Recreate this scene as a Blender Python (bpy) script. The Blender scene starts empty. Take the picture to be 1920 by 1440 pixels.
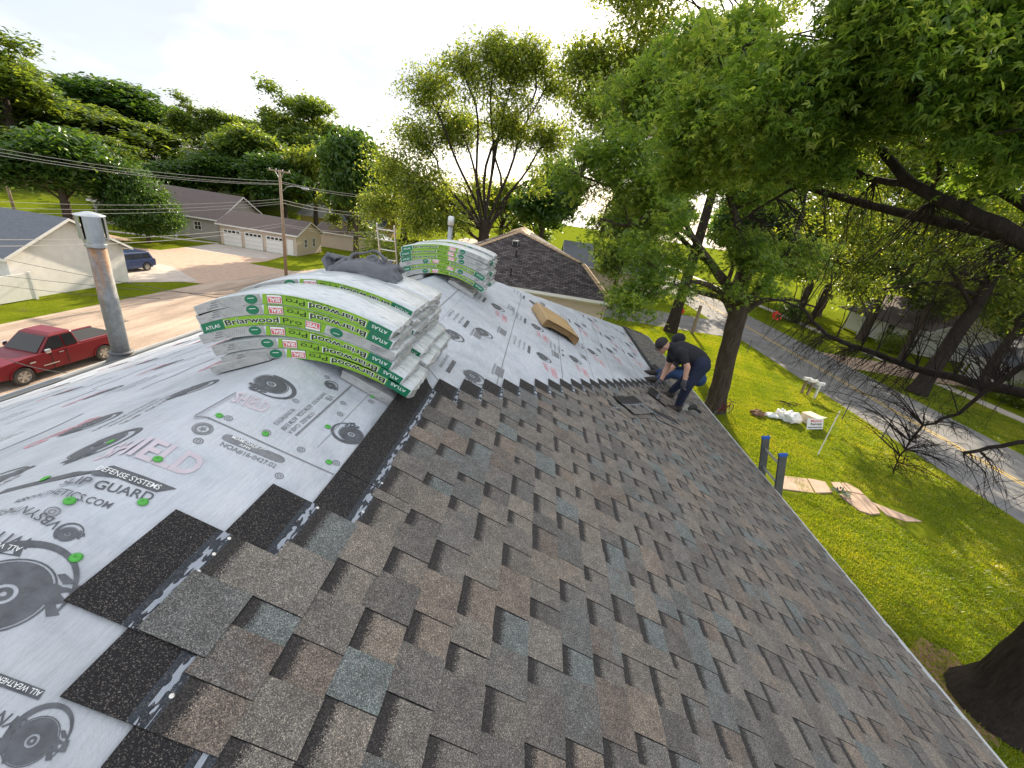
import bpy, bmesh, math, random
import numpy as np
from mathutils import Vector, Matrix

# ------------------------------------------------------------------ camera, sky, sun, exposure
SC = bpy.context.scene
COL = SC.collection
CAMZ = 9.0                                   # the camera stands on a two-storey roof
FPX, PITCH, ROLL, YAW = 779.92, 0.3982, 0.1579, -0.0130
RX, RZ, SL = -1.19299, CAMZ - 0.87862, 0.40918    # ridge line x, z and roof slope
SUN_EL, SUN_AZ = math.radians(26.0), math.radians(8.0)
CS, SN = math.cos(SL), math.sin(SL)

_cy, _sy, _cp, _sp = math.cos(YAW), math.sin(YAW), math.cos(PITCH), math.sin(PITCH)
CF = np.array([_sy*_cp, _cy*_cp, -_sp])
_R0 = np.array([_cy, -_sy, 0.0]); _U0 = np.cross(_R0, CF)
CR = math.cos(ROLL)*_R0 + math.sin(ROLL)*_U0
CU = -math.sin(ROLL)*_R0 + math.cos(ROLL)*_U0
cam_d = bpy.data.cameras.new('camera'); cam = bpy.data.objects.new('camera', cam_d); COL.objects.link(cam)
cam_d.sensor_width = 36.0; cam_d.lens = 36.0*FPX/1920.0; cam_d.clip_start = 0.05; cam_d.clip_end = 3000
cam.matrix_world = Matrix(((CR[0], CU[0], -CF[0], 0), (CR[1], CU[1], -CF[1], 0), (CR[2], CU[2], -CF[2], CAMZ), (0, 0, 0, 1)))
SC.camera = cam

W = bpy.data.worlds.new('World'); SC.world = W; W.use_nodes = True
wn, wl = W.node_tree.nodes, W.node_tree.links
bg = wn['Background']
sky = wn.new('ShaderNodeTexSky'); sky.sky_type = 'NISHITA'; sky.sun_disc = False
sky.sun_elevation = SUN_EL; sky.sun_rotation = SUN_AZ
sky.altitude = 200; sky.air_density = 1.0; sky.dust_density = 2.6; sky.ozone_density = 1.0
# thin high cloud veil over the whole sky
tc = wn.new('ShaderNodeTexCoord'); mp = wn.new('ShaderNodeMapping'); mp.inputs['Scale'].default_value = (1.0, 1.0, 3.2)
nz = wn.new('ShaderNodeTexNoise'); nz.inputs['Scale'].default_value = 1.7; nz.inputs['Detail'].default_value = 6; nz.inputs['Roughness'].default_value = .55
rp = wn.new('ShaderNodeValToRGB'); rp.color_ramp.elements[0].position = .40; rp.color_ramp.elements[1].position = .62
rp.color_ramp.elements[0].color = (.45, .45, .45, 1); rp.color_ramp.elements[1].color = (.9, .9, .9, 1)
mx = wn.new('ShaderNodeMix'); mx.data_type = 'RGBA'
cl = wn.new('ShaderNodeMix'); cl.data_type = 'RGBA'; cl.blend_type = 'MULTIPLY'; cl.inputs[0].default_value = 0.0
nz2 = wn.new('ShaderNodeTexNoise'); nz2.inputs['Scale'].default_value = 1.15; nz2.inputs['Detail'].default_value = 5; nz2.inputs['Roughness'].default_value = .5
mp2 = wn.new('ShaderNodeMapping'); mp2.inputs['Scale'].default_value = (1.0, 1.0, 2.6); mp2.inputs['Location'].default_value = (2.3, .4, .2); mp2.inputs['Rotation'].default_value = (0, 0, .5)
veil = wn.new('ShaderNodeValToRGB'); veil.color_ramp.elements[0].position = .42; veil.color_ramp.elements[1].position = .60
veil.color_ramp.elements[0].color = (4.0, 4.25, 4.8, 1); veil.color_ramp.elements[1].color = (10.6, 10.6, 10.7, 1)
wl.new(tc.outputs['Generated'], mp2.inputs['Vector']); wl.new(mp2.outputs[0], nz2.inputs['Vector']); wl.new(nz2.outputs['Fac'], veil.inputs[0])
wl.new(tc.outputs['Generated'], mp.inputs['Vector']); wl.new(mp.outputs[0], nz.inputs['Vector']); wl.new(nz.outputs['Fac'], rp.inputs[0])
wl.new(rp.outputs[0], mx.inputs[0]); wl.new(sky.outputs[0], mx.inputs[6]); wl.new(veil.outputs[0], mx.inputs[7])
wl.new(mx.outputs[2], bg.inputs['Color']); bg.inputs['Strength'].default_value = 0.10

sd = bpy.data.lights.new('sun', 'SUN'); sd.energy = 5.0; sd.angle = math.radians(.55); sd.color = (1.0, .86, .66)
so = bpy.data.objects.new('sun', sd); COL.objects.link(so)
sun_dir = Vector((math.sin(SUN_AZ)*math.cos(SUN_EL), math.cos(SUN_AZ)*math.cos(SUN_EL), math.sin(SUN_EL)))
so.rotation_euler = sun_dir.to_track_quat('Z', 'Y').to_euler(); so.location = sun_dir*60
vs = SC.view_settings; vs.view_transform = 'Standard'; vs.look = 'None'; vs.gamma = 1.0; vs.use_curve_mapping = False
vs.exposure = 1.08
SC.cycles.max_bounces = 8; SC.cycles.diffuse_bounces = 4; SC.cycles.glossy_bounces = 3; SC.cycles.transmission_bounces = 6
SC.cycles.transparent_max_bounces = 8; SC.cycles.use_denoising = True; SC.cycles.caustics_reflective = False; SC.cycles.caustics_refractive = False

# ------------------------------------------------------------------ where things stand
def sstep(t): t = np.clip(t, 0, 1); return t*t*(3-2*t)
def gz(x, y):                                # height of the ground
    x = np.asarray(x, float); y = np.asarray(y, float)
    z = -1.4*sstep((-8.0-x)/5.0)
    r = np.maximum(0, -.85*x+.53*y-84.0)
    return z + 15*(1-np.exp(-r/75.0))*sstep((-24-x)/25.0)
def ray(px, py):
    return CR*(px-960)/FPX - CU*(py-720)/FPX + CF
def at(px, py, Y):                           # the point of a line of sight at distance Y along the street
    d = ray(px, py); t = Y/d[1]; return np.array([d[0]*t, Y, CAMZ+d[2]*t])
def gp(px, py, dz=0.0):                      # the point of the ground seen there
    d = ray(px, py); z = 0.0
    for _ in range(40):
        t = (z-CAMZ)/min(d[2], -1e-3); z = .5*z+.5*float(gz(d[0]*t, d[1]*t))
    return np.array([d[0]*t, d[1]*t, z+dz])
def up_from(P, px, py):                      # point above P on its vertical, at that line of sight
    d = ray(px, py); h = math.hypot(P[0], P[1])/math.hypot(d[0], d[1]); return np.array([P[0], P[1], CAMZ+d[2]*h])
def uvp(px, py):                             # signed distance from the ridge and distance along it
    d = ray(px, py); rz = RZ-CAMZ
    t = (RX*SN+rz*CS)/(d[0]*SN+d[2]*CS); u = (d[0]*t-RX)/CS
    if u < 0 or t < 0:
        t = (-RX*SN+rz*CS)/(-d[0]*SN+d[2]*CS); u = (d[0]*t-RX)/CS
    return u, d[1]*t
def fold(u, v, h=0.0):                       # roof coordinates -> world
    u = np.asarray(u, float); v = np.asarray(v, float); k = np.tanh(u/.03)
    return np.stack([RX+u*CS+h*SN*k, v+0*u, RZ-SN*np.sqrt(u*u+.0009)+h*CS+0*u], -1)
MR = Matrix(((CS, 0, SN, RX), (0, 1, 0, 0), (-SN, 0, CS, RZ), (0, 0, 0, 1)))   # right slope: x down the slope, y along the ridge

# ------------------------------------------------------------------ materials
def newmat(name):
    m = bpy.data.materials.new(name); m.use_nodes = True; nt = m.node_tree
    return m, nt.nodes, nt.links, nt.nodes['Principled BSDF']
def setp(b, **k):
    for a, v in k.items():
        n = {'rough': 'Roughness', 'metal': 'Metallic', 'spec': 'Specular IOR Level', 'coat': 'Coat Weight', 'trans': 'Transmission Weight', 'ior': 'IOR'}[a]
        b.inputs[n].default_value = v
def ramp(N, stops, interp='LINEAR'):
    r = N.new('ShaderNodeValToRGB'); e = r.color_ramp; e.interpolation = interp
    while len(e.elements) < len(stops): e.elements.new(.5)
    for el, (p, c) in zip(e.elements, stops): el.position = p; el.color = (*c, 1) if len(c) == 3 else c
    return r
def noise(N, L, scale, detail=4, rough=.6, vec='Object', stretch=None, dist=0.0):
    t = N.new('ShaderNodeTexCoord'); n = N.new('ShaderNodeTexNoise'); src = t.outputs[vec]
    if stretch:
        m = N.new('ShaderNodeMapping'); m.inputs['Scale'].default_value = stretch; L.new(src, m.inputs[0]); src = m.outputs[0]
    L.new(src, n.inputs['Vector']); n.inputs['Scale'].default_value = scale; n.inputs['Detail'].default_value = detail
    n.inputs['Roughness'].default_value = rough; n.inputs['Distortion'].default_value = dist
    return n
def bump(N, L, b, hsock, strength, dist=.02):
    u = N.new('ShaderNodeBump'); u.inputs['Strength'].default_value = strength; u.inputs['Distance'].default_value = dist
    L.new(hsock, u.inputs['Height']); L.new(u.outputs[0], b.inputs['Normal']); return u
def mixc(N, L, fac, a, b, mode='MIX'):
    m = N.new('ShaderNodeMix'); m.data_type = 'RGBA'; m.blend_type = mode
    for i, s in ((0, fac), (6, a), (7, b)):
        if isinstance(s, (int, float)): m.inputs[i].default_value = s
        elif isinstance(s, tuple): m.inputs[i].default_value = (*s, 1)
        else: L.new(s, m.inputs[i])
    return m.outputs[2]
def mathn(N, L, op, a, b=None, c=None):
    m = N.new('ShaderNodeMath'); m.operation = op
    for i, s in enumerate((a, b, c)):
        if s is None: continue
        if isinstance(s, (int, float)): m.inputs[i].default_value = s
        else: L.new(s, m.inputs[i])
    return m.outputs[0]
def plain(name, col, rough=.7, var=.18, scale=9, bmp=.15, bscale=60, stretch=None, vec='Object', **k):
    m, N, L, b = newmat(name); setp(b, rough=rough, **k)
    n = noise(N, L, scale, 6, .65, vec, stretch)
    lo = tuple(max(0, c*(1-var)) for c in col); hi = tuple(min(1, c*(1+var)) for c in col)
    r = ramp(N, [(.3, lo), (.7, hi)]); L.new(n.outputs['Fac'], r.inputs[0]); L.new(r.outputs[0], b.inputs['Base Color'])
    if bmp:
        n2 = noise(N, L, bscale, 4, .6, vec, stretch); bump(N, L, b, n2.outputs['Fac'], bmp, .01)
    return m
MT = {}
def shingle_mat():
    m, N, L, b = newmat('architectural_shingle'); setp(b, rough=.88, spec=.35)
    ta = N.new('ShaderNodeAttribute'); ta.attribute_name = 'tab'
    ka = N.new('ShaderNodeAttribute'); ka.attribute_name = 'zone'
    sa = N.new('ShaderNodeAttribute'); sa.attribute_name = 'sp'
    pal = ramp(N, [(0, (.185, .167, .145)), (.18, (.115, .108, .10)), (.30, (.215, .188, .158)), (.43, (.13, .125, .118)),
                   (.55, (.16, .178, .172)), (.63, (.15, .124, .107)), (.70, (.225, .188, .152)), (.79, (.145, .14, .132)), (.90, (.195, .178, .156))], 'CONSTANT')
    tn = noise(N, L, 7, 5, .75, 'Object'); tj = mathn(N, L, 'MULTIPLY_ADD', tn.outputs['Fac'], .22, -.11); L.new(mathn(N, L, 'ADD', ta.outputs['Fac'], tj), pal.inputs[0]); pal.color_ramp.interpolation = 'LINEAR'
    # granules: fine two-tone speckle
    v = N.new('ShaderNodeTexVoronoi'); v.inputs['Scale'].default_value = 480; t = N.new('ShaderNodeTexCoord'); L.new(t.outputs['Object'], v.inputs['Vector'])
    sep = N.new('ShaderNodeSeparateColor'); L.new(v.outputs['Color'], sep.inputs[0])
    gr = ramp(N, [(0, (.34, .34, .34)), (.38, (.80, .80, .80)), (.72, (1.08, 1.08, 1.08)), (.9, (1.75, 1.7, 1.62)), (1, (2.7, 2.6, 2.45))]); L.new(sep.outputs[0], gr.inputs[0])
    body = mixc(N, L, 1.0, pal.outputs[0], gr.outputs[0], 'MULTIPLY')
    mott = noise(N, L, 26, 4, .6); mr = ramp(N, [(.3, (.8, .79, .78)), (.7, (1.2, 1.2, 1.19))]); L.new(mott.outputs['Fac'], mr.inputs[0])
    body = mixc(N, L, 1.0, body, mr.outputs[0], 'MULTIPLY')
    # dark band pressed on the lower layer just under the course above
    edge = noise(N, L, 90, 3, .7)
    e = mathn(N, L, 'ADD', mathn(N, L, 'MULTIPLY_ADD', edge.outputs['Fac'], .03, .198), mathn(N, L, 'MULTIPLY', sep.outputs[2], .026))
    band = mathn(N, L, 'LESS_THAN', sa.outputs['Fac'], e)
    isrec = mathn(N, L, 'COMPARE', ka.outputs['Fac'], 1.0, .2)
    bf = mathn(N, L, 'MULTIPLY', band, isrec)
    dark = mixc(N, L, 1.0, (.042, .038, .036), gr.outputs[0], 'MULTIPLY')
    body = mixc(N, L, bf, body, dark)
    # nailing zone: black granules with bright sparkle
    spark = ramp(N, [(0, (.012, .011, .012)), (.78, (.022, .021, .022)), (.9, (.075, .068, .06)), (1, (.19, .165, .14))]); L.new(sep.outputs[1], spark.inputs[0])
    ishl = mathn(N, L, 'GREATER_THAN', ka.outputs['Fac'], 1.6)
    body = mixc(N, L, ishl, body, spark.outputs[0])
    # dashes of pale sealant along the lower edge of the nailing zone
    d1 = noise(N, L, 1.0, 1, .5, 'Object', (90, 24, 1)); d2 = noise(N, L, 1.0, 2, .5, 'Object', (40, 9, 1))
    near = mathn(N, L, 'COMPARE', sa.outputs['Fac'], .164, .013)
    on = mathn(N, L, 'GREATER_THAN', d1.outputs['Fac'], .50)
    f = mathn(N, L, 'MULTIPLY', mathn(N, L, 'MULTIPLY', near, on), ishl)
    body = mixc(N, L, f, body, (.42, .45, .50))
    film = mathn(N, L, 'MULTIPLY', mathn(N, L, 'COMPARE', sa.outputs['Fac'], .16, .026), ishl)
    film = mathn(N, L, 'MULTIPLY', film, mathn(N, L, 'MULTIPLY', d2.outputs['Fac'], .55))
    body = mixc(N, L, film, body, (.085, .11, .14))
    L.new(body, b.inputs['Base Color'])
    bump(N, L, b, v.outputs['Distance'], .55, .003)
    return m
MT['shingle'] = shingle_mat()
def underlay_mat():
    m, N, L, b = newmat('synthetic_underlayment'); setp(b, rough=.52, spec=.4)
    n = noise(N, L, 3.5, 8, .65, 'Object', (1, 1, 1), .6); r = ramp(N, [(.28, (.40, .435, .48)), (.45, (.50, .53, .57)), (.72, (.575, .595, .62))]); L.new(n.outputs['Fac'], r.inputs[0])
    f = noise(N, L, 1, 5, .7, 'Object', (160, 9, 9)); fr = ramp(N, [(.25, (.86, .87, .88)), (.6, (1.04, 1.04, 1.04))]); L.new(f.outputs['Fac'], fr.inputs[0])
    L.new(mixc(N, L, 1, r.outputs[0], fr.outputs[0], 'MULTIPLY'), b.inputs['Base Color'])
    w = noise(N, L, 4, 7, .62, 'Object', (1.6, .8, 1), .35); bump(N, L, b, w.outputs['Fac'], .45, .05)
    dn = noise(N, L, 1.3, 8, .75, 'Object', (1, 1, 1), .3); dr_ = ramp(N, [(.34, (.80, .795, .785)), (.56, (1, 1, 1))]); L.new(dn.outputs['Fac'], dr_.inputs[0]); src = b.inputs['Base Color'].links[0].from_socket; L.new(mixc(N, L, 1, src, dr_.outputs[0], 'MULTIPLY'), b.inputs['Base Color'])
    return m
MT['under'] = underlay_mat()
MT['ink'] = plain('grey_print_ink', (.095, .10, .11), .6, .35, 30, 0)
MT['redink'] = plain('faded_red_print', (.62, .30, .33), .6, .15, 14, 0)
MT['pinkink'] = plain('faint_pink_print', (.55, .49, .53), .6, .10, 14, 0)
MT['inkline'] = plain('printed_line_ink', (.19, .195, .205), .6, .25, 30, 0)
MT['cap'] = plain('green_plastic_cap', (.07, .38, .045), .4, .12, 60, 0)
MT['nail'] = plain('bright_nail_head', (.75, .72, .66), .35, .1, 60, 0, metal=.6)
MT['film'] = None
def film_mat(name, col, dark):
    m, N, L, b = newmat(name); setp(b, rough=.3, spec=.55)
    n = noise(N, L, 6, 7, .7, 'Object', (2, 7, 5), 1.4); r = ramp(N, [(.33, dark), (.52, col), (.8, tuple(min(1, c*1.08) for c in col))]); L.new(n.outputs['Fac'], r.inputs[0])
    L.new(r.outputs[0], b.inputs['Base Color'])
    w = noise(N, L, 5, 5, .6, 'Object', (1.0, 2.6, 2.4), .9); w.noise_type = 'RIDGED_MULTIFRACTAL'; bump(N, L, b, w.outputs['Fac'], .55, .02); return m
MT['film'] = film_mat('white_wrapper_film', (.56, .59, .595), (.36, .41, .405))
MT['filmgrey'] = film_mat('grey_wrapper_film', (.42, .42, .41), (.28, .285, .28))
MT['lime'] = plain('lime_green_print', (.22, .42, .022), .35, .12, 18, .25, 30)
MT['dkgreen'] = plain('dark_green_print', (.004, .16, .075), .35, .15, 18, .25, 30)
MT['blackprint'] = plain('black_print', (.012, .012, .012), .45, .1, 20, 0)
MT['whiteprint'] = plain('white_print', (.78, .8, .78), .45, .05, 20, 0)
MT['redprint'] = plain('red_print', (.60, .10, .12), .45, .1, 20, 0)
MT['hatch'] = plain('grey_hatch_print', (.30, .31, .32), .5, .1, 20, 0)
def leaf_mat(name, c1, c2, c3, tr, tw=.5):
    m, N, L, b = newmat(name); setp(b, rough=.38, spec=.5)
    a = N.new('ShaderNodeAttribute'); a.attribute_name = 'rnd'
    r = ramp(N, [(0, c1), (.55, c2), (1, c3)]); L.new(a.outputs['Fac'], r.inputs[0]); L.new(r.outputs[0], b.inputs['Base Color'])
    t = N.new('ShaderNodeBsdfTranslucent'); tcol = mixc(N, L, 1.0, r.outputs[0], tr, 'MULTIPLY'); L.new(tcol, t.inputs[0])
    mix = N.new('ShaderNodeMixShader'); mix.inputs[0].default_value = tw
    L.new(b.outputs[0], mix.inputs[1]); L.new(t.outputs[0], mix.inputs[2]); L.new(mix.outputs[0], N['Material Output'].inputs[0])
    return m
MT['leafA'] = leaf_mat('maple_leaf', (.085, .17, .036), (.18, .285, .058), (.40, .48, .14), (1.8, 1.65, .65), .6)
MT['leafB'] = leaf_mat('oak_leaf', (.085, .145, .032), (.16, .22, .042), (.31, .35, .08), (1.9, 1.7, .6), .55)
MT['leafC'] = leaf_mat('hillside_leaf', (.055, .105, .026), (.105, .165, .034), (.20, .25, .05), (2.0, 1.8, .7), .48)
MT['leafD'] = leaf_mat('dark_leaf', (.032, .08, .02), (.058, .12, .024), (.10, .155, .03), (1.9, 1.8, .7), .4)
MT['grassblade'] = leaf_mat('lawn_blade', (.10, .17, .008), (.21, .27, .012), (.36, .34, .05), (1.9, 1.75, .5), .55)
def bark(name, c1, c2, sc=6):
    m, N, L, b = newmat(name); setp(b, rough=.95, spec=.2)
    n = noise(N, L, sc, 8, .7, 'Object', (1, 1, .22), .8); r = ramp(N, [(.3, c1), (.7, c2)]); L.new(n.outputs['Fac'], r.inputs[0]); L.new(r.outputs[0], b.inputs['Base Color'])
    n2 = noise(N, L, sc*3, 6, .7, 'Object', (1, 1, .18), .6); bump(N, L, b, n2.outputs['Fac'], 1.0, .08); return m
MT['bark'] = bark('grey_brown_bark', (.035, .026, .02), (.12, .095, .075))
MT['barkd'] = bark('dark_twig_bark', (.02, .016, .014), (.065, .05, .042), 9)
def ground_mat():
    m, N, L, b = newmat('lawn_soil_and_thatch'); setp(b, rough=1.0, spec=.0)
    n = noise(N, L, .35, 6, .6); n2 = noise(N, L, 7, 8, .75, 'Object', (1, .45, 1)); n3 = noise(N, L, 60, 4, .7)
    r = ramp(N, [(.3, (.10, .145, .010)), (.55, (.165, .20, .016)), (.75, (.23, .24, .026))]); L.new(n2.outputs['Fac'], r.inputs[0])
    r2 = ramp(N, [(.3, (.75, .8, .7)), (.7, (1.2, 1.15, 1.2))]); L.new(n.outputs['Fac'], r2.inputs[0])
    r3 = ramp(N, [(.3, (.6, .6, .55)), (.7, (1.3, 1.3, 1.2))]); L.new(n3.outputs['Fac'], r3.inputs[0])
    c = mixc(N, L, 1, mixc(N, L, 1, r.outputs[0], r2.outputs[0], 'MULTIPLY'), r3.outputs[0], 'MULTIPLY')
    sn = noise(N, L, 1.1, 6, .7); sr = ramp(N, [(.60, (0, 0, 0)), (.70, (1, 1, 1))]); L.new(sn.outputs['Fac'], sr.inputs[0]); c = mixc(N, L, sr.outputs[0], c, (.17, .12, .065))
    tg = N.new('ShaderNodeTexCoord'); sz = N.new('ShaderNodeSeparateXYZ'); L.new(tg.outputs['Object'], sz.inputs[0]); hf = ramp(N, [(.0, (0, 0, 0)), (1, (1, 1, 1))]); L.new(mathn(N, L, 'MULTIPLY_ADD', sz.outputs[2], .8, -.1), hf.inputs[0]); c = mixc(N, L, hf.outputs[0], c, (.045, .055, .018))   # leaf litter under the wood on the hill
    L.new(c, b.inputs['Base Color']); bump(N, L, b, n3.outputs['Fac'], .8, .06); return m
MT['ground'] = ground_mat()
MT['asphalt'] = plain('worn_asphalt', (.175, .17, .165), .9, .28, .55, .35, 60)
MT['gravel'] = None
def gravel_mat():
    m, N, L, b = newmat('tan_gravel'); setp(b, rough=.95)
    n = noise(N, L, .45, 6, .62, 'Object', (1.6, .25, 1), .5); r = ramp(N, [(.32, (.24, .18, .135)), (.5, (.38, .29, .22)), (.68, (.50, .40, .31))]); L.new(n.outputs['Fac'], r.inputs[0])
    f = noise(N, L, 14, 6, .75); fr = ramp(N, [(.3, (.72, .72, .72)), (.7, (1.22, 1.2, 1.18))]); L.new(f.outputs['Fac'], fr.inputs[0])
    L.new(mixc(N, L, 1, r.outputs[0], fr.outputs[0], 'MULTIPLY'), b.inputs['Base Color']); bump(N, L, b, f.outputs['Fac'], .5, .03); return m
MT['gravel'] = gravel_mat()
MT['concrete'] = plain('pale_concrete', (.46, .40, .345), .9, .16, 1.3, .25, 40)
MT['concpink'] = plain('weathered_pink_concrete', (.44, .31, .225), .9, .18, 2.2, .3, 40)
MT['yellow'] = plain('yellow_road_paint', (.55, .36, .06), .8, .25, 5, 0)
MT['tanwall'] = plain('tan_vinyl_siding', (.56, .46, .37), .7, .06, 3, .1, 20)
MT['greywall'] = plain('greige_siding', (.36, .33, .305), .75, .06, 3, .1, 20)
MT['whitewall'] = plain('white_painted_wall', (.80, .77, .73), .75, .10, 1.2, .1, 20)
MT['white'] = plain('white_trim_paint', (.74, .73, .70), .5, .06, 4, 0)
MT['yellowwall'] = plain('yellow_siding', (.62, .47, .12), .75, .06, 3, 0)
MT['brownroof'] = plain('brown_shingle_roof', (.125, .098, .088), .92, .18, 5, .4, 16)
MT['greyroof'] = plain('blue_grey_shingle_roof', (.135, .145, .165), .92, .15, 4, .4, 16)
MT['glassdark'] = plain('dark_window_glass', (.014, .016, .019), .12, .1, 3, 0, spec=.35)
MT['wood'] = plain('weathered_pole_wood', (.30, .22, .155), .9, .25, 5, .4, 30, (1, 1, .12))
MT['galv'] = plain('galvanised_metal', (.36, .38, .39), .45, .2, 4, .1, 18, metal=.75)
MT['alu'] = plain('aluminium', (.62, .62, .60), .35, .1, 20, 0, metal=.85)
MT['fibre'] = plain('grey_fibreglass_rail', (.085, .09, .09), .5, .2, 12, 0)
MT['blueplastic'] = plain('blue_plastic_cap', (.02, .10, .42), .4, .1, 12, 0)
MT['kraft'] = plain('kraft_paper_wrap', (.40, .265, .12), .6, .14, 5, .35, 14)
MT['kraftd'] = plain('folded_kraft_paper', (.20, .115, .045), .65, .25, 7, .5, 18)
MT['cloth'] = plain('grey_canvas_cloth', (.135, .14, .155), .9, .15, 18, .3, 160)
MT['drip'] = plain('white_drip_edge', (.60, .62, .62), .4, .1, 5, 0, metal=.3)
MT['flash'] = plain('dark_grey_flashing', (.085, .09, .095), .6, .2, 4, .15, 20)
MT['deck'] = plain('tan_roof_sheathing', (.46, .32, .19), .8, .18, 4, .2, 30, (1, 8, 8))
MT['black'] = plain('black_rubber', (.018, .018, .018), .7, .2, 8, 0)
MT['tyre'] = plain('dusty_tyre', (.045, .042, .038), .85, .25, 6, .2, 40)
MT['chrome'] = plain('chrome', (.72, .72, .72), .15, .05, 8, 0, metal=1.0)
MT['rim'] = plain('alloy_rim', (.52, .50, .47), .3, .1, 8, 0, metal=.8)
MT['redpaint'] = plain('deep_red_car_paint', (.155, .006, .012), .38, .06, 3, 0, coat=.15, spec=.35)
MT['bluepaint'] = plain('dark_blue_car_paint', (.02, .045, .13), .3, .06, 3, 0, coat=.6)
MT['lamp'] = plain('headlight_glass', (.55, .55, .52), .12, .1, 8, 0)
MT['skin'] = plain('skin', (.46, .26, .185), .55, .08, 14, .1, 60)
MT['skin2'] = plain('tanned_skin', (.36, .20, .14), .55, .08, 14, .1, 60)
MT['blackshirt'] = plain('black_cotton_shirt', (.012, .012, .016), .9, .3, 10, .4, 14)
MT['jeans'] = plain('dark_blue_jeans', (.008, .013, .035), .9, .3, 12, .35, 16)
MT['jeans2'] = plain('mid_blue_jeans', (.014, .04, .11), .9, .3, 12, .35, 16)
MT['glove'] = plain('grey_work_glove', (.055, .055, .06), .8, .25, 12, .2, 40)
MT['boot'] = plain('dark_brown_leather_boot', (.025, .018, .014), .7, .25, 12, .3, 30)
MT['hair'] = plain('dark_brown_hair', (.012, .009, .008), .7, .3, 30, .4, 90)
MT['white_plastic'] = plain('white_plastic_bag', (.74, .74, .74), .45, .08, 6, .5, 14)
MT['cardboard'] = plain('pale_cardboard', (.58, .50, .40), .85, .1, 5, .1, 20)
MT['mulch'] = plain('brown_leaf_litter', (.22, .13, .08), .95, .5, 9, .8, 25)
MT['redplastic'] = plain('red_plastic', (.70, .03, .02), .4, .1, 9, 0)
MT['wire'] = plain('pale_power_cable', (.42, .40, .37), .6, .1, 3, 0)
MT['wired'] = plain('dark_power_cable', (.06, .058, .055), .6, .1, 3, 0)
MT['plant'] = plain('dark_leafy_plant', (.02, .06, .025), .7, .4, 12, 0)
def rust_mat():
    m, N, L, b = newmat('rust_streaked_galvanised_pipe'); setp(b, rough=.6, metal=.35)
    t = N.new('ShaderNodeTexCoord'); s = N.new('ShaderNodeSeparateXYZ'); L.new(t.outputs['Object'], s.inputs[0])
    n = noise(N, L, 5, 6, .7, 'Object', (2.2, 2.2, .35)); n2 = noise(N, L, 12, 5, .7)
    # rust runs down from the joint under the cap: a stain with its own shape
    h = mathn(N, L, 'MULTIPLY_ADD', s.outputs[2], .55, -.42)
    f = mathn(N, L, 'ADD', mathn(N, L, 'MULTIPLY', n.outputs['Fac'], 1.25), mathn(N, L, 'MULTIPLY', h, .55))
    r = ramp(N, [(.66, (0, 0, 0)), (1.0, (1, 1, 1))]); L.new(f, r.inputs[0])
    base = ramp(N, [(.3, (.15, .165, .17)), (.7, (.27, .285, .29))]); L.new(n2.outputs['Fac'], base.inputs[0])
    rc = ramp(N, [(.3, (.20, .085, .03)), (.7, (.42, .22, .09))]); L.new(n2.outputs['Fac'], rc.inputs[0])
    L.new(mixc(N, L, r.outputs[0], base.outputs[0], rc.outputs[0]), b.inputs['Base Color']); return m
MT['rust'] = rust_mat()
def brick_roof(name, c1, c2, c3, sx, sy):
    m, N, L, b = newmat(name); setp(b, rough=.93, spec=.2)
    u = N.new('ShaderNodeUVMap'); k = N.new('ShaderNodeTexBrick'); L.new(u.outputs[0], k.inputs['Vector'])
    k.inputs['Color1'].default_value = (*c1, 1); k.inputs['Color2'].default_value = (*c2, 1); k.inputs['Mortar'].default_value = (*c3, 1)
    k.inputs['Scale'].default_value = 1.0; k.inputs['Brick Width'].default_value = sx; k.inputs['Row Height'].default_value = sy; k.inputs['Mortar Size'].default_value = .016
    k.inputs['Bias'].default_value = -.1
    n = noise(N, L, 3, 5, .7); r = ramp(N, [(.3, (.65, .65, .65)), (.7, (1.35, 1.3, 1.25))]); L.new(n.outputs['Fac'], r.inputs[0])
    L.new(mixc(N, L, 1, k.outputs['Color'], r.outputs[0], 'MULTIPLY'), b.inputs['Base Color'])
    bump(N, L, b, k.outputs['Fac'], -.6, .03); return m
MT['nbroof'] = brick_roof('dark_laminated_roof', (.06, .053, .055), (.165, .145, .145), (.02, .018, .02), .30, .15)

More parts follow.
